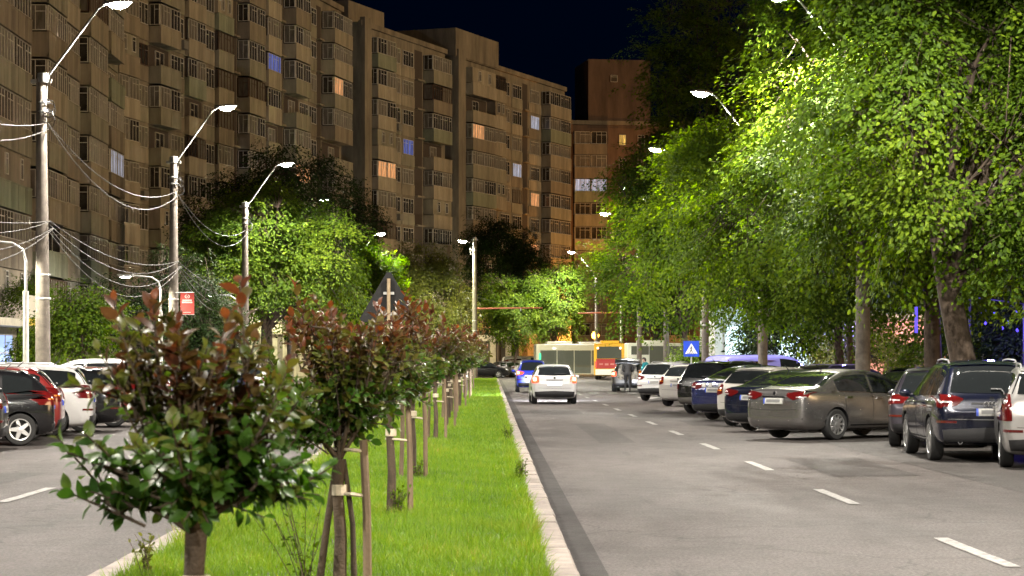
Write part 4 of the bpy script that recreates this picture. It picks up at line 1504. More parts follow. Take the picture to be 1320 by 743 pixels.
def parapet(t, x0, x1, pr, z, rng, hgt=1.02, m=None):
    """balcony tray: floor slab, front and side panels with joints and coping"""
    k = round(x1 - x0, 2), round(pr, 2), hgt
    if k not in PAR_MESH:
        w = k[0]
        b = MB()
        b.box(0, w, -pr, 0, -.16, 0)
        b.box(.0, w, -pr - .03, -pr + .07, -.20, hgt)
        b.box(0, .07, -pr + .072, -.002, 0, hgt - .004).box(w - .07, w, -pr + .072, -.002, 0, hgt - .004)
        b.box(-.02, w + .02, -pr - .05, -pr + .09, hgt + .001, hgt + .06)
        n = max(1, round(w / 1.6))
        for i in range(1, n):
            b.box(w * i / n - .015, w * i / n + .015, -pr - .042, -pr - .031, -.19, hgt - .01)
        PAR_MESH[k] = b.mesh('balcony')
    o = link('balcony', PAR_MESH[k], None, t, (x0, 0, z))
    if not PAR_MESH[k].materials: PAR_MESH[k].materials.append(M_CPAR[0])
    o.material_slots[0].link = 'OBJECT'
    o.material_slots[0].material = m or rng.choice(M_CPAR)
    return o


def block(label, P0, ang, Lg, bays, nf=11, z0=.6, depth=12.0, seed=1, skip_below=None, f0=0, roof=True, name='apartment_block', d0=True, ac=.12):
    """bays along local x: (x0, x1, kind, protrusion); outward is local -y"""
    rng = random.Random(seed)
    t = thing(name, label, 'apartment block', (P0[0], P0[1], 0), ang, 'grey panel apartment blocks')
    H = z0 + nf * FH
    MB().box(0, Lg, 0, depth, -.05, H + .9).build('wall', M_CWALL, t)
    MB().box(-.15, Lg + .15, -.22, .10, H + .55, H + 1.02).build('cornice', M_CPAR[1], t)
    M = Matrix.Rotation(ang, 4, 'Z')
    M.translation = Vector((P0[0], P0[1], 0))

    def px(x, y, z):
        w = M @ Vector((x, y, z))
        return CX + F * w.x / w.y, HY - F * (w.z - EYE) / w.y
    for (x0, x1, kind, pr) in bays:
        if kind == 'slot':                        # gap between two balcony columns, its shade painted as a flush dark strip
            MB().box(x0, x1, -.012, .02, z0, H).build('shade_panel', M_SHADE, t)
            for f in range(f0, nf):
                MB().box(x0 + .05, x1 - .05, -.35, -.014, z0 + f * FH - .12, z0 + f * FH + .02).build('slab', M_CPAR[1], t)
            continue
        if kind == 'pier':
            MB().box(x0, x1, -pr, -.002, 0, H + 1.3).build('pier', M_CPAR[1], t)
            continue
        for f in range(f0, nf):
            z = z0 + f * FH
            X, Y = px((x0 + x1) / 2, -pr, z + 1.6)
            lit = None
            for q in LIT:
                if abs(q[0] - X) < 16 and abs(q[1] - Y) < 20 and not q[3]:
                    lit, q[3] = q[2], 1
            w = x1 - x0
            if kind in ('loggia', 'wide'):
                style = rng.choices(['glazed', 'open', 'brown', 'closed'], [.78, .08, .08, .06])[0]
                if lit: style = 'glazed'
                hp = rng.choice((.95, 1.02, 1.02, 1.1))
                parapet(t, x0, x1, pr, z, rng, hp, M_GREEN if rng.random() < .1 else None)
                wz, wh = z + hp + .07, FH - hp - .36
                if style == 'closed':
                    MB().box(x0 + .03, x1 - .03, -pr + .05, -.003, wz, wz + wh + .06).build('balcony_cladding', rng.choice(M_CPAR), t)
                    add_window(t, x0 + w * .3, -pr + .03, wz + .25, .6, 1.0, 1, rng)
                    add_window(t, x0 + w * .72, -pr + .03, wz + .25, .6, 1.0, 1, rng, lit)
                elif style == 'open':
                    MB().box(x0 + .1, x1 - .1, -.02, .02, z + .05, z + FH - .3).build('shade_panel', M_SHADE, t)
                    add_window(t, x0 + w * .5, -.06, z + .3, min(w * .6, 1.6), 1.9, 2, rng)
                else:
                    MB().box(x0 + .05, x1 - .05, -pr + .16, -.003, wz, wz + wh).build('shade_panel', M_SHADE, t)
                    n = max(2, round(w / .62))
                    if w > 3.6:
                        for a, b in ((x0 + .06, (x0 + x1) / 2 - .08), ((x0 + x1) / 2 + .08, x1 - .06)):
                            add_window(t, (a + b) / 2, -pr + .06, wz, b - a, wh, max(2, round((b - a) / .6)), rng, lit, style == 'brown')
                            lit = lit if rng.random() < .3 else None
                    else:
                        add_window(t, (x0 + x1) / 2, -pr + .06, wz, w - .1, wh, n, rng, lit, style == 'brown')
                    if pr > .5:
                        add_window(t, x0 + .03, -pr / 2, wz, pr - .25, wh, 2, rng, None, style == 'brown', R(90))
                    MB().box(x0 - .01, x1 + .01, -pr - .01, -.004, wz + wh, z + FH - .29).build('lintel', rng.choice(M_CPAR), t)
            elif kind == 'win':
                MB().box(x0 + .02, x1 - .02, -pr, -.003, z - .10, z + .92).build('spandrel', rng.choice(M_CPAR), t)
                ww = min(w - .2, 2.5)
                add_window(t, (x0 + x1) / 2, -.04, z + .96, ww, 1.4, max(2, round(ww / .62)), rng, lit, rng.random() < .1)
                if rng.random() < ac:
                    xx = (x0 + x1) / 2 + rng.uniform(-.5, .5)
                    a = MB().box(xx - .42, xx + .42, -.5 - pr, -.12 - pr, z + .15, z + .75)
                    a.build('ac_unit', M_AC, t)
            elif kind == 'small':
                add_window(t, (x0 + x1) / 2, -.04, z + 1.0, .8, 1.2, 2, rng, lit)
    if roof:
        MB().box(Lg * .15, Lg * .55, 2.5, 7.5, H + .9, H + 3.4).build('roof_house', M_CPAR[1], t)
    return t


def litw(*a):
    for x, y, m in a: LIT.append([x, y, m, 0])


litw((245, 24, M_LITB), (352, 72, M_LITB), (163, 200, M_LITW), (272, 25, M_LITW), (246, 72, M_LITW), (562, 60, M_LITW), (535, 208, M_LITB), (508, 240, M_LITO), (600, 72, M_LITY), (648, 85, M_LITO),
     (612, 185, M_LITO), (380, 210, M_LITO), (480, 130, M_LITW), (700, 255, M_LITO), (698, 165, M_LITW), (677, 230, M_LITW), (693, 307, M_LITO), (787, 162, M_LITY), (757, 228, M_LITW), (430, 100, M_LITO))

# near left block, parallel to the boulevard (faces +x)
bA = block('near grey apartment block along the left edge with deep balcony bays', (-23.6, 97), R(90), 47.5,
           [(0, 5, 'wide', 1.3), (5.4, 13.4, 'wide', 1.4), (13.6, 15, 'slot', 0), (15.1, 17.7, 'win', .1), (17.9, 23, 'wide', 1.35), (23, 28, 'wide', 1.1), (28.1, 29.6, 'slot', 0),
            (29.7, 35.5, 'wide', 1.4), (35.6, 37, 'slot', 0), (37.1, 42, 'wide', 1.3), (42.3, 47, 'win', .1)], nf=11, seed=3, f0=1, roof=False, ac=.2)
# long middle block bending to the right
bB = block('long grey apartment block in the middle left with many white framed windows', (-24.4, 146.5), R(77.6), 53.2,
           [(0.2, 3.9, 'loggia', .5), (4.0, 6.6, 'win', .08), (6.7, 10.6, 'loggia', .9), (10.7, 13.6, 'win', .08), (13.7, 17.3, 'loggia', .35), (17.4, 19.9, 'win', .08), (20.0, 23.4, 'loggia', .35), (23.5, 25, 'slot', 0),
            (25.1, 29, 'loggia', 1.0), (29.1, 31.6, 'win', .08), (31.7, 35, 'loggia', .35), (35.1, 36.4, 'slot', 0), (36.5, 40.6, 'loggia', 1.1), (40.7, 43.2, 'win', .08), (43.3, 45.6, 'win', .08), (45.7, 47, 'slot', 0), (47.1, 52.6, 'loggia', 1.2)],
           nf=11, seed=8, f0=1, z0=1.1)
bC = block('apartment block with plain end pier right of the long block', (-11.6, 203.0), R(69.5), 20.5,
           [(-.02, 1.5, 'pier', .5), (2.0, 6.2, 'loggia', .9), (6.3, 9.4, 'win', .08), (9.5, 12.6, 'win', .08), (12.7, 14.6, 'slot', 0), (14.8, 19.6, 'loggia', 1.1)], nf=11, seed=14, f0=1)
bD = block('far apartment block in the middle with orange lit top windows', (-3.55, 224.0), R(68.0), 31.5,
           [(-.02, 1.8, 'pier', .5), (2.2, 8.4, 'wide', 1.1), (8.5, 11.4, 'loggia', 1.0), (11.6, 15.2, 'win', .08), (15.3, 18.4, 'win', .08), (18.5, 20.0, 'slot', 0), (20.2, 24, 'win', .08), (24.1, 30.6, 'wide', 1.1)], nf=11, seed=23, f0=1, roof=False)
MB().box(-.3, 11, -.3, 9, 31.5, 34.2).build('roof_house', M_CPAR[1], bD)
bE = block('dark reddish apartment tower closing the street at the end', (9.1, 262), R(9), 16,
           [(.4, 4.2, 'wide', 1.0), (5.2, 7.2, 'small', 0), (7.4, 9.4, 'small', 0), (10.5, 14, 'loggia', .9)], nf=10, seed=31, f0=1, roof=False)
MB().box(2.2, 9.5, -.05, 8, 28.3, 36.2).build('stair_tower', concrete('tower_wall', (.15, .10, .075)), bE)
for o in list(bE.children):
    if o.name.startswith('wall'):
        o.data.materials[0] = concrete('reddish_wall', (.20, .125, .085))
add_window(bE, 5.2, -.1, 33.6, .8, .8, 1, random.Random(2), M_SHADE)

# ------------------------------------------------------------------ shop front at the foot of the near block
M_SHOPLIT = mat('shop_glass_lit', (.3, .4, .6), .3, emit=(.30, .45, .95), estr=.26)
M_CREAMW = mat('shop_wall', (.50, .46, .36), .8, var=.3, scale=2)
sx = -21.6
sd = thing('corner_bakery', 'pale shop front with bluish lit glass door below the near block', 'shop', (sx, 101, 0), R(90))
MB().box(-6, 8.6, .0, 1.9, -.05, 3.1).build('wall', M_CREAMW, sd)
for a, b in ((-5, -3.2), (-3, -1.2), (.4, 1.9), (-.9, .3)):
    dr = MB().box(a, b, -.03, -.004, .25, 2.75)
    o = dr.build('shop_window', M_SHOPLIT, sd)
    MB().box(a - .06, a, -.06, -.002, .2, 2.8).box(b, b + .06, -.06, -.002, .2, 2.8).box(a, b, -.06, -.002, 2.75, 2.83).box(a, b, -.055, -.031, 1.95, 2.0).build('frame', M_FRAME, o)
MB().box(-6, 8.6, -1.2, .0, 3.12, 3.45).build('canopy', M_CREAMW, sd)
pst = thing('menu_poster', 'dark menu poster with pale drawings right of the lit shop door', 'poster', (sx, 104.0, 1.0), R(90))
MB().box(0, 2.1, -.06, -.012, 0, 2.3).build('board', mat('poster_dark', (.03, .024, .022), .5), pst)
pm_ = MB()
random.seed(9)
for row in range(6):
    z = 2.05 - row * .34
    x = .25
    while x < 1.8:
        w_ = random.uniform(.12, .5)
        if row != 1: pm_.box(x, min(1.9, x + w_), -.068, -.062, z - random.uniform(.02, .05), z + .03)
        x += w_ + .09
for cx_ in (.75, 1.2):
    pm_.prism([(cx_ + .22 * math.cos(a), 1.68 + .13 * math.sin(a)) for a in np.linspace(0, 6.28, 13)[:-1]], -.068, -.062, 'y')
pm_.build('poster_print', mat('poster_print', (.42, .36, .26), .6), pst)
sg_ = thing('shop_sign', 'cream sign with letters over the shop door', 'sign', (sx + 1.26, 103, 3.5), R(90))
MB().box(-3.4, 2.9, -.14, -.02, 0, 1.0).build('board', mat('sign_cream', (.55, .50, .38), .6), sg_)
tm_ = text_mesh('n', .95, extrude=.02)
link('letter', tm_, M_SBLACK, sg_, (.45, -.17, .18), (R(90), 0, 0))
MB().box(-3.4, 2.9, -.15, -.0, -.32, -.02).build('yellow_strip', mat('yellow_sign', (.65, .42, .03), .5, emit=(1, .7, .1), estr=.05), sg_)
cow = thing('cow_cutout', 'small white board cut like a cow with black patches above the black hatchback', 'board', (at(14, 60), 60, .12))
zc_ = zat(479, 60) - .12
MB().tube([(0, 0.03, 0), (0, 0.03, zc_ - .2)], .02, 6).build('post', M_STEEL, cow)
body_ = [(-.34, -.12), (-.30, .14), (.18, .17), (.30, .26), (.42, .16), (.44, .04), (.30, .02), (.28, -.08), (.26, -.32), (.18, -.32), (.16, -.1), (-.16, -.1), (-.2, -.32), (-.28, -.32), (-.28, -.1)]
MB().prism([(x, zc_ + z) for x, z in body_], -.02, .02, 'y').build('board', M_SWHITE, cow)
MB().prism([(x, zc_ + z) for x, z in ((-.28, .0), (-.24, .12), (-.08, .13), (-.06, .02), (-.18, -.06))], -.026, -.021, 'y').prism([(x, zc_ + z) for x, z in ((.02, .12), (.16, .14), (.18, .02), (.08, -.04))], -.026, -.021, 'y').build('patches', M_SBLACK, cow)

# ------------------------------------------------------------------ lit shops behind the right trees
M_SHOPW = mat('shop_light_white', (.7, .8, .8), .4, emit=(.62, .92, 1), estr=.07)
M_PINK = mat('pink_render', (.50, .24, .19), .85, var=.25, scale=1.5, emit=None)
sh = thing('corner_shop', 'low shop with white and cyan lit windows glowing through the trees', 'shop', (12.6, 128, 0), 0)
MB().box(0, 13, 0, 9, -.05, 4.6).build('wall', mat('shop_grey', (.4, .4, .38), .8, var=.2, scale=1), sh)
for a, b in ((.6, 3.0), (3.3, 5.6), (6.0, 8.2), (8.6, 11.4)):
    o = MB().box(a, b, -.03, -.004, .5, 3.6).build('shop_window', M_SHOPW, sh)
    MB().box(a - .08, a, -.07, -.002, .4, 3.7).box(b, b + .08, -.07, -.002, .4, 3.7).box(a, b, -.07, -.002, 3.6, 3.7).box((a + b) / 2 - .03, (a + b) / 2 + .03, -.07, -.031, .5, 3.6).build('frame', M_STEEL, o)
MB().box(-.2, 13.2, -.9, .0, 4.0, 4.62).build('fascia', mat('fascia', (.45, .5, .5), .5), sh)
lamp_light((15.5, 126, 3.2), 150, 'shop_light', (.7, .95, 1))
pk = thing('pink_kiosk', 'pink rendered kiosk between the thick pole and the dark trunks', 'kiosk', (15.3, 92, 0), R(4))
MB().box(0, 5.2, 0, 4, -.05, 3.3).build('wall', M_PINK, pk)
MB().box(-.3, 5.5, -.4, 4.3, 3.3, 3.5).build('roof', M_CPAR[1], pk)
MB().box(3.4, 4.9, -.03, -.003, .4, 2.7).build('shop_window', mat('kiosk_lit', (.8, .8, .75), .4, emit=(1, .95, .85), estr=.22), pk)
MB().box(.6, 2.2, -.03, -.003, .9, 2.3).build('window', M_WGLASS, pk)
lamp_light((18.2, 90, 2.9), 260, 'kiosk_light', (1, .8, .7))
bl = thing('blue_light_string', 'string of violet blue lights behind the right hand foliage', 'lights', (0, 70, 0), 0)
M_BLUEL = mat('blue_bulbs', (.1, .1, .5), .4, emit=(.16, .10, 1), estr=.22)
random.seed(4)
q = MB()
for k in range(11):
    px_, py_ = random.uniform(1255, 1318), random.uniform(400, 432)
    x, z = at(px_, 66), zat(py_, 66)
    MB().lathe([(0, -.05), (.045, 0), (0, .06)], 6, Matrix.Translation((x, -4 + random.uniform(-.3, .3), z))).build('bulb', M_BLUEL, bl)
q = MB().tube([(at(1250, 66), -4, 3.5), (at(1320, 66), -4, 3.3)], .02, 5).tube([(at(1250, 66), -4, 0), (at(1250, 66), -4, 3.5)], .04, 6).tube([(at(1320, 66), -4, 0), (at(1320, 66), -4, 3.3)], .04, 6)
q.build('wire', M_BLACKP, bl)
MB().box(at(1181, 70) - .04, at(1181, 70) + .04, -.04, .04, 2.5, 3.3).build('light_tube', M_BLUEL, bl)
lamp_light((at(1285, 64), 64.6, 2.6), 170, 'blue_light', (.18, .12, 1))
lamp_light((13.6, 87.5, 3.2), 130, 'blue_light', (.2, .16, 1))
# low shop building far left behind the crossing trees (ground floor of the block)
gs = thing('arcade', 'pale pillared ground floor behind the trees left of the far black car', 'arcade', (-6.2, 219, 0), R(4))
MB().box(0, 9, .4, 3, -.05, 3.6).build('wall', M_SHADE, gs)
for k in range(6): MB().box(.2 + 1.5 * k, .75 + 1.5 * k, 0, .39, -.05, 3.4).build('pillar', M_CREAMW, gs)
MB().box(-.2, 9.2, -.1, .6, 3.41, 4.0).build('lintel', M_CREAMW, gs)
lamp_light((-3.5, 214.5, 4.4), 420, 'arcade_light', (1, .85, .55))
# ------------------------------------------------------------------ trees
L_LIME = leaf_mat('leaf_lime', [(0, (.028, .058, .004)), (.5, (.075, .135, .007)), (1, (.155, .225, .012))], trans=.40, rough=.6, spec=.22)
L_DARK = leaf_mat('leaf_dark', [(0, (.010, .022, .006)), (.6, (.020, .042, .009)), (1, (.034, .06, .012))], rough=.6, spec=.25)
L_FRESH = leaf_mat('leaf_fresh', [(0, (.028, .060, .005)), (.5, (.078, .138, .008)), (1, (.16, .22, .014))], trans=.40, rough=.6, spec=.22)
L_YEL = leaf_mat('leaf_yellowish', [(0, (.05, .065, .012)), (.5, (.11, .13, .022)), (1, (.20, .20, .04))])


HEADS = LAMPS + LAMPS_L


def fbm3(p, s):
    return noise.noise(Vector((p[0] * s, p[1] * s, p[2] * s))) + .5 * noise.noise(Vector((p[0] * s * 2.1 + 7, p[1] * s * 2.1, p[2] * s * 2.1)))


def big_tree(label, x, y, lobes, m, n_spray, leaves=26, leaf=.12, trunk=.3, lean=(0, 0), th=None, seed=1, group='street trees', droop=.5, name='street_tree', z0=.1, gap=.0, spl=1.25, zmin=1.2, clear=1.5):
    """lobes: (dx, dy, z, rx, ry, rz). Sprays of leaves hang on twigs grown from limbs inside the lobes."""
    rng = np.random.default_rng(seed)
    rnd = random.Random(seed)
    t = thing(name, label, 'tree', (x, y, z0), 0, group)
    zc = [l[2] for l in lobes]
    th = th or max(1.5, min(l[2] - l[5] * .5 for l in lobes))
    tip = Vector((lean[0], lean[1], th))
    wood = MB()
    wood.tube([(0, 0, -.15), (.02, 0, .15), tuple(tip * .35 + Vector((.04, .03, 0))), tuple(tip * .7), tuple(tip)], [trunk * 1.5, trunk * 1.08, trunk * .95, trunk * .85, trunk * .72], 12)
    limbs = []
    for l in lobes:
        c = Vector(l[:3])
        n = 3 + int(l[3])
        for k in range(n):
            e = c + Vector((rnd.uniform(-.62, .62) * l[3], rnd.uniform(-.62, .62) * l[4], rnd.uniform(-.35, .75) * l[5]))
            base = tip * rnd.uniform(.72, 1.0)
            mid = base.lerp(e, .5) + Vector((rnd.uniform(-.4, .4), rnd.uniform(-.4, .4), rnd.uniform(.1, .7)))
            pts = [base, base.lerp(mid, .5) + Vector((0, 0, .12)), mid, mid.lerp(e, .55), e]
            r0 = trunk * rnd.uniform(.28, .5)
            wood.tube(pts, [r0, r0 * .8, r0 * .55, r0 * .35, .02], 6)
            limbs += [pts[1], pts[2], pts[3], pts[4], pts[2].lerp(pts[3], .5), pts[3].lerp(pts[4], .5)]
    wood.build('trunk', M_BARK, t, smooth=60)
    LM = np.array([tuple(p) for p in limbs])
    vol = np.array([l[3] * l[4] + l[3] * l[5] + l[4] * l[5] for l in lobes])
    prob = vol / vol.sum()
    cs, outs = [], []
    guard = 0
    while len(cs) < n_spray and guard < n_spray * 12:
        guard += 1
        l = lobes[rng.choice(len(lobes), p=prob)]
        d = rng.normal(size=3)
        d /= np.linalg.norm(d)
        if d[2] < -.5 and rng.random() < .5: continue
        rad = 1 - .5 * rng.random() ** 1.7
        k = 1 + .48 * fbm3(d * 1.0 + np.array([seed, 0, 0]), 1.9)
        p = np.array(l[:3]) + d * rad * k * np.array(l[3:6])
        if fbm3(p + seed * 3.1, .62) < -.06 + gap: continue
        if p[2] < zmin: continue
        if any((p[0] + x - q.x) ** 2 + (p[1] + y - q.y) ** 2 + (p[2] + z0 - q.z + .3) ** 2 < clear ** 2 for q in HEADS): continue
        cs.append(p)
        outs.append(d)
    C, O = np.array(cs), np.array(outs)
    n = len(C)
    # direction of each spray: outwards and a little down
    D = O * np.array([1, 1, .45]) + rng.normal(size=(n, 3)) * .35
    D[:, 2] -= droop
    D = _norm(D)
    Nn = np.tile([0, 0, 1.0], (n, 1)) + rng.normal(size=(n, 3)) * .22
    B = _norm(np.cross(Nn, D))
    U = np.cross(D, B)
    spl_ = spl * rng.uniform(.6, 1.25, n)
    K = leaves
    u = rng.random((n, K)) ** .8
    side = rng.choice([-1, 1], (n, K))
    wdt = (.12 + .34 * np.sin(np.clip(u, .02, 1) * 2.6)) * rng.random((n, K)) ** .7
    P = C[:, None] + (D[:, None] * (u[..., None] - .35) + B[:, None] * (side * wdt)[..., None]) * spl_[:, None, None] \
        + U[:, None] * rng.normal(0, .06, (n, K))[..., None]
    P[..., 2] -= (.25 * u ** 2 + .25 * wdt ** 2) * spl_[:, None]
    LD = D[:, None] * rng.uniform(.3, 1, (n, K))[..., None] + B[:, None] * (side * rng.uniform(.2, 1, (n, K)))[..., None] + rng.normal(0, .25, (n, K, 3))
    LD[..., 2] -= .25
    LN = U[:, None] * .75 + O[:, None] * .75 + rng.normal(0, .27, (n, K, 3))
    S = leaf * rng.uniform(.65, 1.25, (n, K))
    base_t = np.clip(.5 + .5 * np.array([fbm3(c + 50, .35) for c in C]), 0, 1)
    T = np.clip(base_t[:, None] + rng.normal(0, .2, (n, K)), 0, 1)
    V, Q, tv = place_leaves(LEAF6, P.reshape(-1, 3), LD.reshape(-1, 3), LN.reshape(-1, 3), S.ravel(), T.ravel())
    link('crown', np_mesh('crown', V, Q, m, tv), m, t)
    # twigs: from each third spray towards the closest limb point
    sel = np.arange(0, n, 2)
    W0 = C[sel] - D[sel] * .35 * spl_[sel, None]
    W1 = C[sel] + D[sel] * .5 * spl_[sel, None]
    di = ((W0[:, None] - LM[None]) ** 2).sum(-1)
    near = LM[di.argmin(1)]
    far = np.sqrt(di.min(1))
    lim = np.minimum(1.0, 2.6 / np.maximum(far, 1e-3))
    W_ = W0 + (near - W0) * lim[:, None] - np.array([0, 0, .1])
    tw, tq = [], []
    rr = np.array([[1, 0, 0], [-.5, .8, .2], [-.5, -.8, -.2]])
    for a, ra in ((W_, .022), (W0, .013), (W1, .004)):
        tw.append(a[:, None] + rr[None] * ra)
    TV = np.stack(tw, 1).reshape(-1, 3)
    m_ = len(sel)
    for s in range(2):
        for k in range(3):
            k2 = (k + 1) % 3
            tq.append(np.arange(m_)[:, None] * 9 + np.array([[s * 3 + k, s * 3 + k2, s * 3 + 3 + k2, s * 3 + 3 + k]]))
    link('twigs', np_mesh('twigs', TV, np.concatenate(tq), M_BARK), M_BARK, t)
    return t


# right side ------------------------------------------------------
big_tree('big lime tree with thick leaning trunk behind the black blue off-roader', 10.3, 48.5,
         [(-.6, 0, 7.4, 3.3, 3.2, 3.0), (2.6, -1, 5.4, 2.6, 2.6, 3.2), (.5, 0, 10.6, 3.6, 3.4, 2.6), (3.2, .5, 9.5, 3, 3, 3), (-.2, -1.6, 4.9, 2.8, 1.6, 1.6), (2.7, -1.4, 3.5, 1.7, 1.5, 1.7)], L_LIME, 3000, 40, .125, .29, (-.75, 0), 4.2, 2, gap=.05)
big_tree('dark trunked lime tree left of the leaning trunk', 12.0, 62,
         [(-1.8, 0, 7.4, 3.4, 3.4, 3.2), (1.2, 0, 7.2, 3.4, 3.4, 3.6), (-.6, 0, 11.6, 3.8, 3.4, 2.6), (-2.4, -.5, 10.4, 2.2, 2.4, 2.0), (-2.4, -3.4, 5.8, 2.0, 1.6, 2.0), (0, -1.6, 4.6, 2.4, 1.6, 1.5)], L_LIME, 3000, 36, .128, .26, (0, 0), 4.4, 5, gap=.05)
big_tree('spreading lime tree over the angled cars with low hanging leaves', 11.6, 76,
         [(-2.6, 0, 6.4, 3.1, 3.2, 2.8), (.5, 0, 6.2, 3.8, 3.4, 3.4), (.6, 0, 9.6, 3.4, 3.2, 2.4), (-4.0, -.4, 8.4, 1.8, 2.2, 1.1), (-1.0, -1.0, 3.9, 2.2, 1.8, 1.3)], L_LIME, 2600, 34, .13, .17, (0, 0), 3.6, 9, gap=.08)
big_tree('lime tree lit from inside by the lamp above the crossing sign', 11.4, 96,
         [(-2.6, 0, 7.0, 3.0, 3.0, 3.4), (.8, 0, 6.6, 3.6, 3.2, 3.6), (-.2, 0, 9.6, 3.0, 3, 2.0), (-3.3, 0, 8.0, 1.6, 1.8, 1.4)], L_LIME, 1900, 26, .15, .2, (0, 0), 3.6, 12, zmin=2.6)
big_tree('broad green tree over the white bus with glow in its top', 10.4, 122,
         [(-2.2, 0, 6.2, 2.9, 2.8, 3.0), (.6, 0, 7.6, 2.8, 2.8, 4.0), (-2.0, -1, 10.6, 2.3, 2.2, 2.4)], L_FRESH, 1700, 26, .16, .2, (0, 0), 3.6, 15, zmin=3.3, clear=.9)
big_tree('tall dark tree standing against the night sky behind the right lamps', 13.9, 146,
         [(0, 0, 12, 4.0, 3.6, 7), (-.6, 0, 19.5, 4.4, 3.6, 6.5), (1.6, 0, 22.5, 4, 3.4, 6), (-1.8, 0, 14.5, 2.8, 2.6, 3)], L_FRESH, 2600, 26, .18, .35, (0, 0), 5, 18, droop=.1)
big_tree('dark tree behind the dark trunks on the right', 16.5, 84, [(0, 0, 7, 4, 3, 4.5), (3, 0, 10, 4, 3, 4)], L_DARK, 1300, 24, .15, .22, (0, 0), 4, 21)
big_tree('slim young tree by the thick pale pole', 13.0, 82.5, [(-.6, 0, 4.6, 1.6, 1.5, 1.5), (.2, 0, 5.8, 1.6, 1.4, 1.4)], L_FRESH, 420, 24, .12, .13, (0, 0), 3.0, 24)
big_tree('yellowish bush lit behind the graphite sedan', 14.3, 88, [(0, 0, 1.9, 1.9, 1.2, 1.3)], L_YEL, 420, 24, .11, .06, (0, 0), 1.0, 27, name='bush', group='bushes behind the right hand cars')
big_tree('green bush below the dark trunks', 14.8, 72, [(0, 0, 2.2, 1.6, 1.3, 1.6)], L_LIME, 480, 24, .12, .06, (0, 0), 1.0, 29, name='bush', group='bushes behind the right hand cars')
big_tree('dark bush at the right edge behind the silver car', 16.5, 68, [(0, 0, 2.4, 2.6, 1.6, 2.2)], L_DARK, 620, 24, .12, .06, (0, 0), 1.0, 30, name='bush', group='bushes behind the right hand cars')
big_tree('dark bush behind the van in painted blue light', 14.0, 105, [(0, 0, 2.4, 3.2, 1.6, 2.0)], L_DARK, 620, 24, .14, .06, (0, 0), 1.0, 33, name='bush', group='bushes behind the right hand cars')
big_tree('small bush beside the crossing sign', 9.5, 108, [(0, 0, 1.6, .6, .6, .9)], L_LIME, 160, 22, .12, .05, (0, 0), 1.0, 34, name='bush', group='bushes behind the right hand cars')
# left side -------------------------------------------------------
big_tree('round bright green tree lit by the third left lamp', -12.0, 121,
         [(-.8, 0, 6.6, 3.6, 3.2, 3.4), (2.4, 0, 6.2, 2.8, 2.8, 3.2), (-.2, -.6, 9.0, 2.8, 2.6, 1.9), (3.6, -.5, 8.3, 1.8, 1.6, 1.0)], L_FRESH, 2300, 26, .15, .2, (0, 0), 3.4, 41, gap=.03)
big_tree('dark taller tree behind the round bright tree', -13.2, 136,
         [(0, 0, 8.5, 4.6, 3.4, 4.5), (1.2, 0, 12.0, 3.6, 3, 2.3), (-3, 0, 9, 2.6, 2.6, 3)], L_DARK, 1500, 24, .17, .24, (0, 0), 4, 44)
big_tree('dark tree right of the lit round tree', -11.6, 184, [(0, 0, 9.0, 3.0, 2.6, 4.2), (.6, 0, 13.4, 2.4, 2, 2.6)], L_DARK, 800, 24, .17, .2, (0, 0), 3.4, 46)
big_tree('yellow green upright tree under the far left lamp', -9.6, 172, [(.5, 0, 6.2, 2.7, 2.4, 3.6), (1.4, -.2, 8.4, 1.6, 1.6, 2.0), (-1, 0, 8.2, 1.8, 1.8, 2.4)], L_FRESH, 1300, 24, .17, .16, (0, 0), 3, 49, droop=-.3)
big_tree('olive tinted tree left of the median lamp', -5.2, 196, [(0, 0, 6.4, 3.4, 2.6, 3.8), (-.8, 0, 9.4, 2.8, 2.4, 2.4), (1.8, -.4, 6.0, 2.0, 2.0, 3.2)], L_YEL, 1500, 24, .17, .2, (0, 0), 3.2, 52)
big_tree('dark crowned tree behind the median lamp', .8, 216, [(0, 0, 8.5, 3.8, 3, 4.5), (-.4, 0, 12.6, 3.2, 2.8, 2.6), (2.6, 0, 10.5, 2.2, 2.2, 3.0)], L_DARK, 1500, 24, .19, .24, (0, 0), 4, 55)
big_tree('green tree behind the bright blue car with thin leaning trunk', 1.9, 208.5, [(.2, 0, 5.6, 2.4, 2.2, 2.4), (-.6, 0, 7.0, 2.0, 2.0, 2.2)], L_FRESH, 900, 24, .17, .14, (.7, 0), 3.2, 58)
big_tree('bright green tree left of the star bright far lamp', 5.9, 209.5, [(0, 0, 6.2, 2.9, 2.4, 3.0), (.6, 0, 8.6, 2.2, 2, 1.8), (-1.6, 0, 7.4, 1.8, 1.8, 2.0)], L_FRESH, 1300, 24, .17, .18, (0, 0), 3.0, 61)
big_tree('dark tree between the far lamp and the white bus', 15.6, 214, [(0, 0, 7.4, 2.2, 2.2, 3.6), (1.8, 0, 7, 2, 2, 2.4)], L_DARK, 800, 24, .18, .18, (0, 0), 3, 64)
big_tree('yellow green tall bush between the nearest left pole and the near block', -13.1, 73, [(0, 0, 2.4, 1.3, 1.3, 1.5), (.3, 0, 3.2, .9, 1.0, .8)], L_FRESH, 520, 22, .11, .08, (0, 0), 1.4, 67, name='bush', group='bushes before the near block')
big_tree('dark green bush before the shop of the near block', -16.5, 84, [(0, 0, 1.5, .8, .9, 1.2)], L_LIME, 420, 22, .12, .07, (0, 0), .8, 70, zmin=.4, name='bush', group='bushes before the near block')
big_tree('low hedge bush behind the black hatchback', -14.2, 61, [(0, 0, .9, 2.4, 1.2, .5)], L_LIME, 380, 22, .09, .05, (0, 0), .6, 72, zmin=.3, name='bush', group='bushes before the near block')
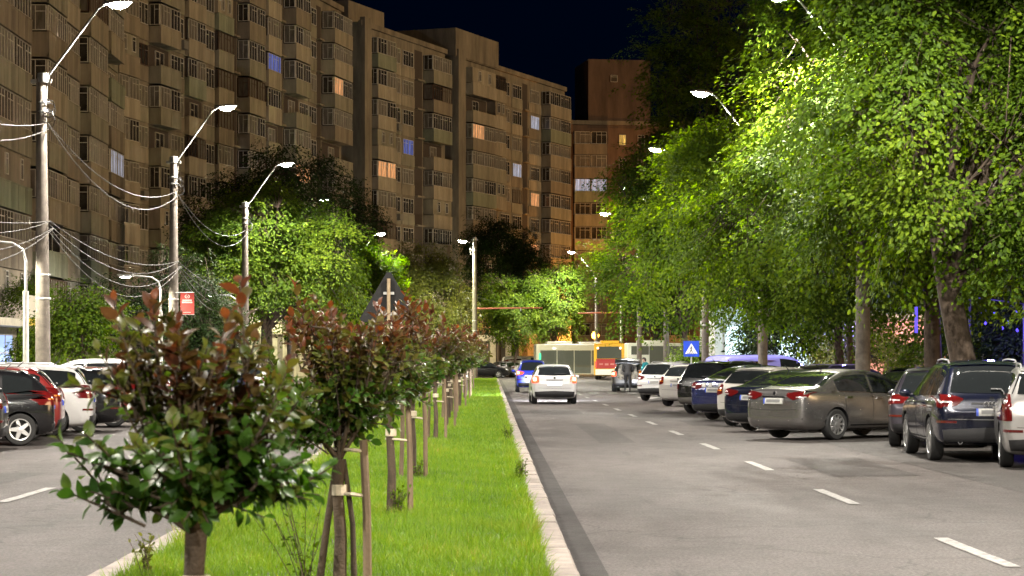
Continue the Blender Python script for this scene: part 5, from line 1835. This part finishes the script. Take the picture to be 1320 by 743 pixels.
big_tree('dark bush behind the banner pole', -14.5, 98, [(0, 0, 3.0, 2.8, 1.6, 2.6), (2.2, 0, 2.6, 1.8, 1.4, 2.0)], L_DARK, 760, 22, .13, .08, (0, 0), 1.2, 75, name='bush', group='bushes before the near block')
big_tree('green shrub in the planter balcony over the shop', -21.0, 104, [(0, 0, 4.6, .9, 1.6, .7)], L_LIME, 200, 20, .10, .04, (0, 0), 4.2, 77, name='shrub', group='bushes before the near block')
big_tree('ragged low tree in the dark gap right of the near block', -15.0, 112, [(0, 0, 4.0, 2.6, 2, 2.8)], L_DARK, 600, 22, .14, .12, (0, 0), 2.4, 79, name='bush', group='bushes before the near block')

# ------------------------------------------------------------------ young red leaved trees on the median, each tied to stakes
L_PHO = leaf_mat('leaf_photinia', [(0, (.016, .050, .008)), (.28, (.045, .108, .012)), (.48, (.082, .092, .014)), (.66, (.080, .050, .015)), (.82, (.078, .028, .016)), (1, (.155, .050, .018))], rough=.40, trans=.33, spec=.38)


def photinia(label, x, y, cz, r, rz_, n_shoot, per, leaf, tpl, seed, stakes=2, red=.5, skew=0.0, warm=.0, extra=(), multi=False):
    rng = np.random.default_rng(seed)
    rnd = random.Random(seed)
    t = thing('young_tree', label, 'young tree', (x, y, .1), 0, 'young red leaved trees on the grass median')
    fork = cz - rz_ * .80
    wood = MB()
    wood.tube([(0, 0, -.05), (.01, .01, fork * .4), (-.012, 0, fork * .75), (.0, 0, fork)], [.052, .044, .040, .046], 9)
    P, D, N, S, T = [], [], [], [], []
    if multi:
        wood.tube([(-.15, .03, -.05), (-.09, .02, fork * .45), (-.02, .0, fork * .96)], [.030, .026, .024], 7)
        wood.tube([(.10, .10, -.05), (.09, .06, fork * .5), (.03, .02, fork)], [.024, .020, .018], 7)
    arms = []
    ends = []
    n_arm = 11
    for k in range(n_arm):
        a = 2 * math.pi * (k * .382 + rnd.uniform(-.08, .08))
        el = rnd.uniform(-.38, .98)
        hr = math.sqrt(max(.05, 1 - el * el)) * rnd.uniform(.72, 1.12)
        ends.append(Vector((math.cos(a) * r * hr + skew * el, math.sin(a) * r * hr, cz + el * rz_ * rnd.uniform(.8, 1.08))))
    ends += [Vector(e) for e in extra]
    for e in ends:
        b = Vector((0, 0, fork - .03 * rnd.random()))
        m_ = b.lerp(e, .45) + Vector((rnd.uniform(-.04, .04), rnd.uniform(-.04, .04), rnd.uniform(.0, .06)))
        wood.tube([b, b.lerp(m_, .5) + Vector((0, 0, .01)), m_, m_.lerp(e, .5), e], [.017, .014, .011, .008, .005], 6)
        arms.append((b, m_, e))
    for k in range(n_shoot):
        b, m_, e = arms[int(rnd.random() * len(arms))]
        u0 = rnd.uniform(.30, 1.0)
        on = b.lerp(m_, u0 / .5) if u0 < .5 else m_.lerp(e, (u0 - .5) / .5)
        d = Vector(rng.normal(size=3)).normalized()
        d = (d + (e - Vector((0, 0, cz))).normalized() * .5).normalized()
        if d.z < -.3: d.z *= -.3
        c = on + d * r * rnd.uniform(.08, .42)
        d = (c - Vector((0, 0, cz)))
        d = Vector((d.x / r, d.y / r, d.z / rz_))
        d = d / max(d.length, .3)
        up_s = d.z > .45 and rnd.random() < red
        dr = (d * .8 + Vector((0, 0, .55 + (.7 if up_s else 0))) + Vector(rng.normal(size=3)) * .25).normalized()
        ln = rnd.uniform(.16, .30) * (1.55 if up_s else 1)
        a0 = c - dr * ln * .5
        wood.tube([a0 - dr * .08, a0 + dr * ln * .5, a0 + dr * ln], [.007, .005, .003], 4, cap=False)
        wood.tube([on, on.lerp(a0 - dr * .07, .5) + Vector((0, 0, -.008)), a0 - dr * .07], [.006, .005, .005], 4, cap=False)
        phi = rnd.uniform(0, 6.28)
        ax1 = dr.cross(Vector((.3, .2, .9))).normalized()
        ax2 = dr.cross(ax1)
        npl = per + (3 if up_s else 0)
        for i in range(npl):
            u = (i + .5) / npl
            phi += 2.4
            o = ax1 * math.cos(phi) + ax2 * math.sin(phi)
            young = up_s and u > .3
            ld = (o * (1.0 - .55 * u) + dr * (.25 + .6 * u) + Vector((0, 0, -.18 if not young else .0)) + Vector(rng.normal(size=3)) * .16).normalized()
            P.append(a0 + dr * ln * u + o * .008)
            D.append(ld)
            N.append(dr * .8 + Vector((0, 0, .5)) + Vector(rng.normal(size=3)) * .25 - o * .2)
            S.append(leaf * rnd.uniform(.7, 1.2) * (1.15 if young else 1) * (1 - .35 * max(0, u - .8) / .2))
            hgt = (c.z - cz) / rz_
            T.append(min(1, max(0, (.62 + .42 * u * rnd.random() if young else .14 + warm + .30 * max(0, hgt + .25)) + rnd.gauss(0, .10))))
    wood.build('trunk', M_BARKP, t, smooth=60)
    MB().lathe([(.056, fork * .72), (.058, fork * .72 + .01), (.057, fork * .72 + .07), (.052, fork * .72 + .075)], 10).build('tie', mat('tie_band', (.52, .45, .34), .8, var=.2, scale=30), t)
    A = lambda q: np.array([tuple(v) for v in q])
    V, Q, tv = place_leaves(tpl, A(P), A(D), A(N), np.array(S), np.array(T))
    link('crown', np_mesh('crown', V, Q, L_PHO, tv, smooth=len(tpl[0]) > 6), L_PHO, t)
    for k in range(stakes):
        a = (-.2, 2.7, 1.2)[k] + rnd.uniform(-.3, .3)
        bx, by = .20 * math.cos(a), .20 * math.sin(a)
        hh = fork + rnd.uniform(-.06, .14)
        s = MB().tube([(bx, by, -.1), (bx * .92 + .01, by * .9, hh * .5), (bx * .85, by * .8, hh)], [.033, .031, .030], 7)
        s.build('stake', M_WOOD, t, smooth=50)
        for zz in (hh * .62, hh * .92) if k == 0 else (hh * .8,):
            MB().tube([(bx * .9, by * .9, zz), (bx * .45 + .05 * math.sin(a), by * .45 - .05 * math.cos(a), zz + .015), (-.05, .0, zz + .02), (bx * .45 - .05 * math.sin(a), by * .45 + .05 * math.cos(a), zz + .01), (bx * .9, by * .9, zz)], .013, 5).build('tie', MATS['tie_band'], t)
    # suckers at the foot
    return t


photinia('nearest young tree in front with large dark green leaves and bronze top shoots', -1.16, 9.0, 1.27, .40, .42, 165, 11, .078, LEAFINE, 3, stakes=0, red=.5, warm=.10, extra=((-.30, 0, 1.80), (-.24, .05, 1.70), (.16, .05, 1.72), (-.42, 0, 1.2), (-.38, -.1, 1.05), (.38, 0, 1.12), (.26, .1, 1.48), (-.26, -.1, 1.52), (0, -.22, 1.45), (.02, -.2, 1.62)))
photinia('second young tree from the front with bare forked stem and stake', -1.06, 16.0, 1.36, .50, .58, 260, 13, .074, LEAFINE, 6, stakes=1, red=.7, warm=.16, multi=True)
photinia('third young tree from the front half hidden behind the second', -1.02, 23.4, 1.54, .58, .52, 170, 13, .08, LEAF6, 8, stakes=1, red=.9, warm=.22)
photinia('fourth young tree from the front with two thick stakes in open grass', -1.05, 30.8, 1.58, .62, .54, 170, 13, .085, LEAF6, 11, stakes=2, red=.9, warm=.22)
photinia('fifth young tree from the front with crossed thin stakes', -1.08, 45.0, 1.62, .68, .56, 150, 13, .09, LEAF6, 13, stakes=2, red=1, warm=.25)
for k in range(11):
    ydist = 52.5 + 7.3 * k
    words_ = ['sixth', 'seventh', 'eighth', 'ninth', 'tenth', 'eleventh', 'twelfth', 'thirteenth', 'fourteenth', 'fifteenth', 'last'][k]
    photinia('young tree on the median, ' + words_ + ' in the row counted from the front', -1.1 + random.uniform(-.12, .12), ydist, 1.64 + .05 * (k % 3), .74, .58, 130, 12, .10, LEAF6, 20 + k, stakes=1 + (k % 3 == 1), red=1, warm=.25)

# ------------------------------------------------------------------ grass on the median
def grass():
    m = leaf_mat('grass_blade', [(0, (.05, .115, .004)), (.5, (.125, .23, .008)), (.80, (.19, .275, .012)), (1, (.30, .25, .07))], rough=.5, trans=.4)
    rng = np.random.default_rng(5)
    Ps, Ss, Ws, Ts, Ls = [], [], [], [], []
    for y0, y1, dens, hgt, wid in ((13, 24, 2400, .085, .0055), (24, 36, 1700, .09, .007), (36, 60, 900, .095, .010), (60, 100, 420, .10, .016), (100, 181, 170, .10, .028)):
        n = int((y1 - y0) * 3.2 * dens)
        x = rng.uniform(MED_L, MED_R, n)
        y = rng.uniform(y0, y1, n)
        cl = np.sin(x * 2.3 + 1.7 * np.sin(y * .9)) * np.sin(y * 1.3 + x) * .5 + np.sin(x * 7.1 + y * 3.3) * .25 + np.sin(y * .37) * .3
        keep = rng.random(n) < np.clip(.72 + .35 * cl, .25, 1)
        x, y, cl = x[keep], y[keep], cl[keep]
        n = len(x)
        edge = np.clip(1 - (MED_R - x) / .25, 0, 1) + np.clip(1 - (x - MED_L) / .25, 0, 1)
        h = hgt * (1 + .35 * cl) * rng.uniform(.5, 1.35, n) * (1 + 1.1 * edge * rng.random(n))
        Ps.append(np.stack([x, y, np.full(n, .095)], 1))
        Ss.append(h)
        Ws.append(np.full(n, wid) * rng.uniform(.7, 1.3, n))
        Ts.append(np.clip(.45 + .28 * cl + rng.normal(0, .17, n) + .12 * edge, 0, 1))
        ln = rng.normal(0, .38, (n, 3))
        ln[:, 2] = 1
        ln[:, 0] += .35 * np.clip(1 - (MED_R - x) / .2, 0, 1)
        Ls.append(ln)
    P, S, W, T, D = map(np.concatenate, (Ps, Ss, Ws, Ts, Ls))
    n = len(P)
    a = rng.uniform(0, 6.28, n)
    N = np.stack([np.cos(a), np.sin(a), np.zeros(n)], 1)
    V, _, tv = place_leaves(BLADE, P, D, N, S, T, W)
    i = np.arange(n)[:, None] * 5
    o = link('median_grass', np_mesh('median_grass', V, i + np.array([[0, 1, 3, 2]]), m, tv, T=i + np.array([[2, 3, 4]])), m)
    return tag(o, kind='stuff', label='bright green uncut grass on the median strip', cat='grass')


grass()


def weed(label, x, y, n, h, seed, m=L_LIME):
    """a tuft of stalks with small leaves"""
    rng = np.random.default_rng(seed)
    t = thing('weed', label, 'weed', (x, y, .1), 0, 'weeds on the median')
    st = MB()
    P, D, N, S, T = [], [], [], [], []
    for k in range(n):
        a, l = rng.uniform(0, 6.28), rng.uniform(.1, .5)
        tip = Vector((math.cos(a) * l * h, math.sin(a) * l * h, h * rng.uniform(.6, 1)))
        b = Vector((rng.normal() * .04, rng.normal() * .04, -.02))
        st.tube([b, b.lerp(tip, .5) + Vector((0, 0, .03)), tip], [.004, .003, .002], 4, cap=False)
        for j in range(9):
            u = rng.uniform(.15, 1)
            P.append(b.lerp(tip, u))
            D.append(Vector(rng.normal(size=3)) + Vector((0, 0, .4)))
            N.append(Vector((0, 0, 1)) + Vector(rng.normal(size=3)) * .3)
            S.append(rng.uniform(.03, .06))
            T.append(rng.uniform(.2, .9))
    st.build('stalks', M_BARKP, t)
    A = lambda q: np.array([tuple(v) for v in q])
    V, Q, tv = place_leaves(LEAF6, A(P), A(D), A(N), np.array(S), np.array(T))
    link('leaves', np_mesh('leaves', V, Q, m, tv), m, t)


weed('leafy suckers at the foot of the second young tree', -1.30, 16.0, 12, .75, 1)
weed('low weeds at the foot of the third young tree', -.95, 23.3, 16, .3, 2)
weed('dry seed stalks on the left kerb by the nearest young tree', -2.55, 16.8, 9, .34, 3, L_YEL)
weed('low weeds around the stakes of the fourth young tree', -1.0, 30.6, 12, .24, 4)
weed('weeds growing over the right kerb of the median', .38, 30.0, 14, .3, 5)
weed('tall weeds growing over the right kerb farther down the median', .38, 44.0, 16, .36, 6)
# ------------------------------------------------------------------ night sky, city glow, camera
w = bpy.data.worlds.new('World')
SC.world = w
w.use_nodes = True
nt = w.node_tree
bg = nt.nodes['Background']
sky = nt.nodes.new('ShaderNodeTexSky')
sky.sky_type = 'NISHITA'
sky.sun_disc = False
sky.sun_elevation = R(3.0)
sky.sun_rotation = R(200)
sky.air_density = 1.0
sky.ozone_density = 9.0
nt.links.new(sky.outputs[0], bg.inputs[0])
bg.inputs[1].default_value = .0007

sun = bpy.data.lights.new('city_glow', 'SUN')
sun.energy = .37
sun.angle = R(30)
sun.color = (1, .67, .34)
so = bpy.data.objects.new('city_glow', sun)
COL.objects.link(so)
# from behind and right of the camera, low over the roofs
dirv = Vector((-.90, .43, -.05)).normalized()
so.rotation_euler = dirv.to_track_quat('-Z', 'Y').to_euler()

# headlamps of the moving white car
for s in (-.6, .6):
    li = bpy.data.lights.new('headlamp_beam', 'SPOT')
    li.energy = 2200
    li.color = (.82, .88, 1)
    li.spot_size = R(70)
    li.spot_blend = .7
    li.shadow_soft_size = .06
    o = bpy.data.objects.new('headlamp_beam', li)
    COL.objects.link(o)
    o.location = (2.45 + s, 90.3, .66)
    o.rotation_euler = Vector((-.02, 1, -.10)).to_track_quat('-Z', 'Y').to_euler()

cam = bpy.data.cameras.new('camera')
co = bpy.data.objects.new('camera', cam)
COL.objects.link(co)
co.location = (0, 0, EYE)
co.rotation_euler = (R(90), 0, 0)
cam.sensor_width = 36
cam.lens = F / 1320 * 36
cam.shift_x = (660 - CX) / 1320
cam.shift_y = (HY - 371.5) / 1320
cam.clip_end = 2000
cam.dof.use_dof = True
cam.dof.focus_distance = 55
cam.dof.aperture_fstop = 8
SC.camera = co

vs = SC.view_settings
vs.view_transform = 'Standard'
vs.look = 'None'
vs.exposure = 2.2
vs.gamma = 1
vs.use_curve_mapping = False
SC.render.engine = 'CYCLES'
SC.cycles.use_denoising = True
SC.cycles.max_bounces = 5
SC.cycles.diffuse_bounces = 2
SC.cycles.glossy_bounces = 2
SC.cycles.transmission_bounces = 2
SC.cycles.transparent_max_bounces = 4
SC.cycles.sample_clamp_indirect = 3
SC.cycles.sample_clamp_direct = 0
SC.cycles.caustics_reflective = False
SC.cycles.caustics_refractive = False
SC.cycles.use_light_tree = True
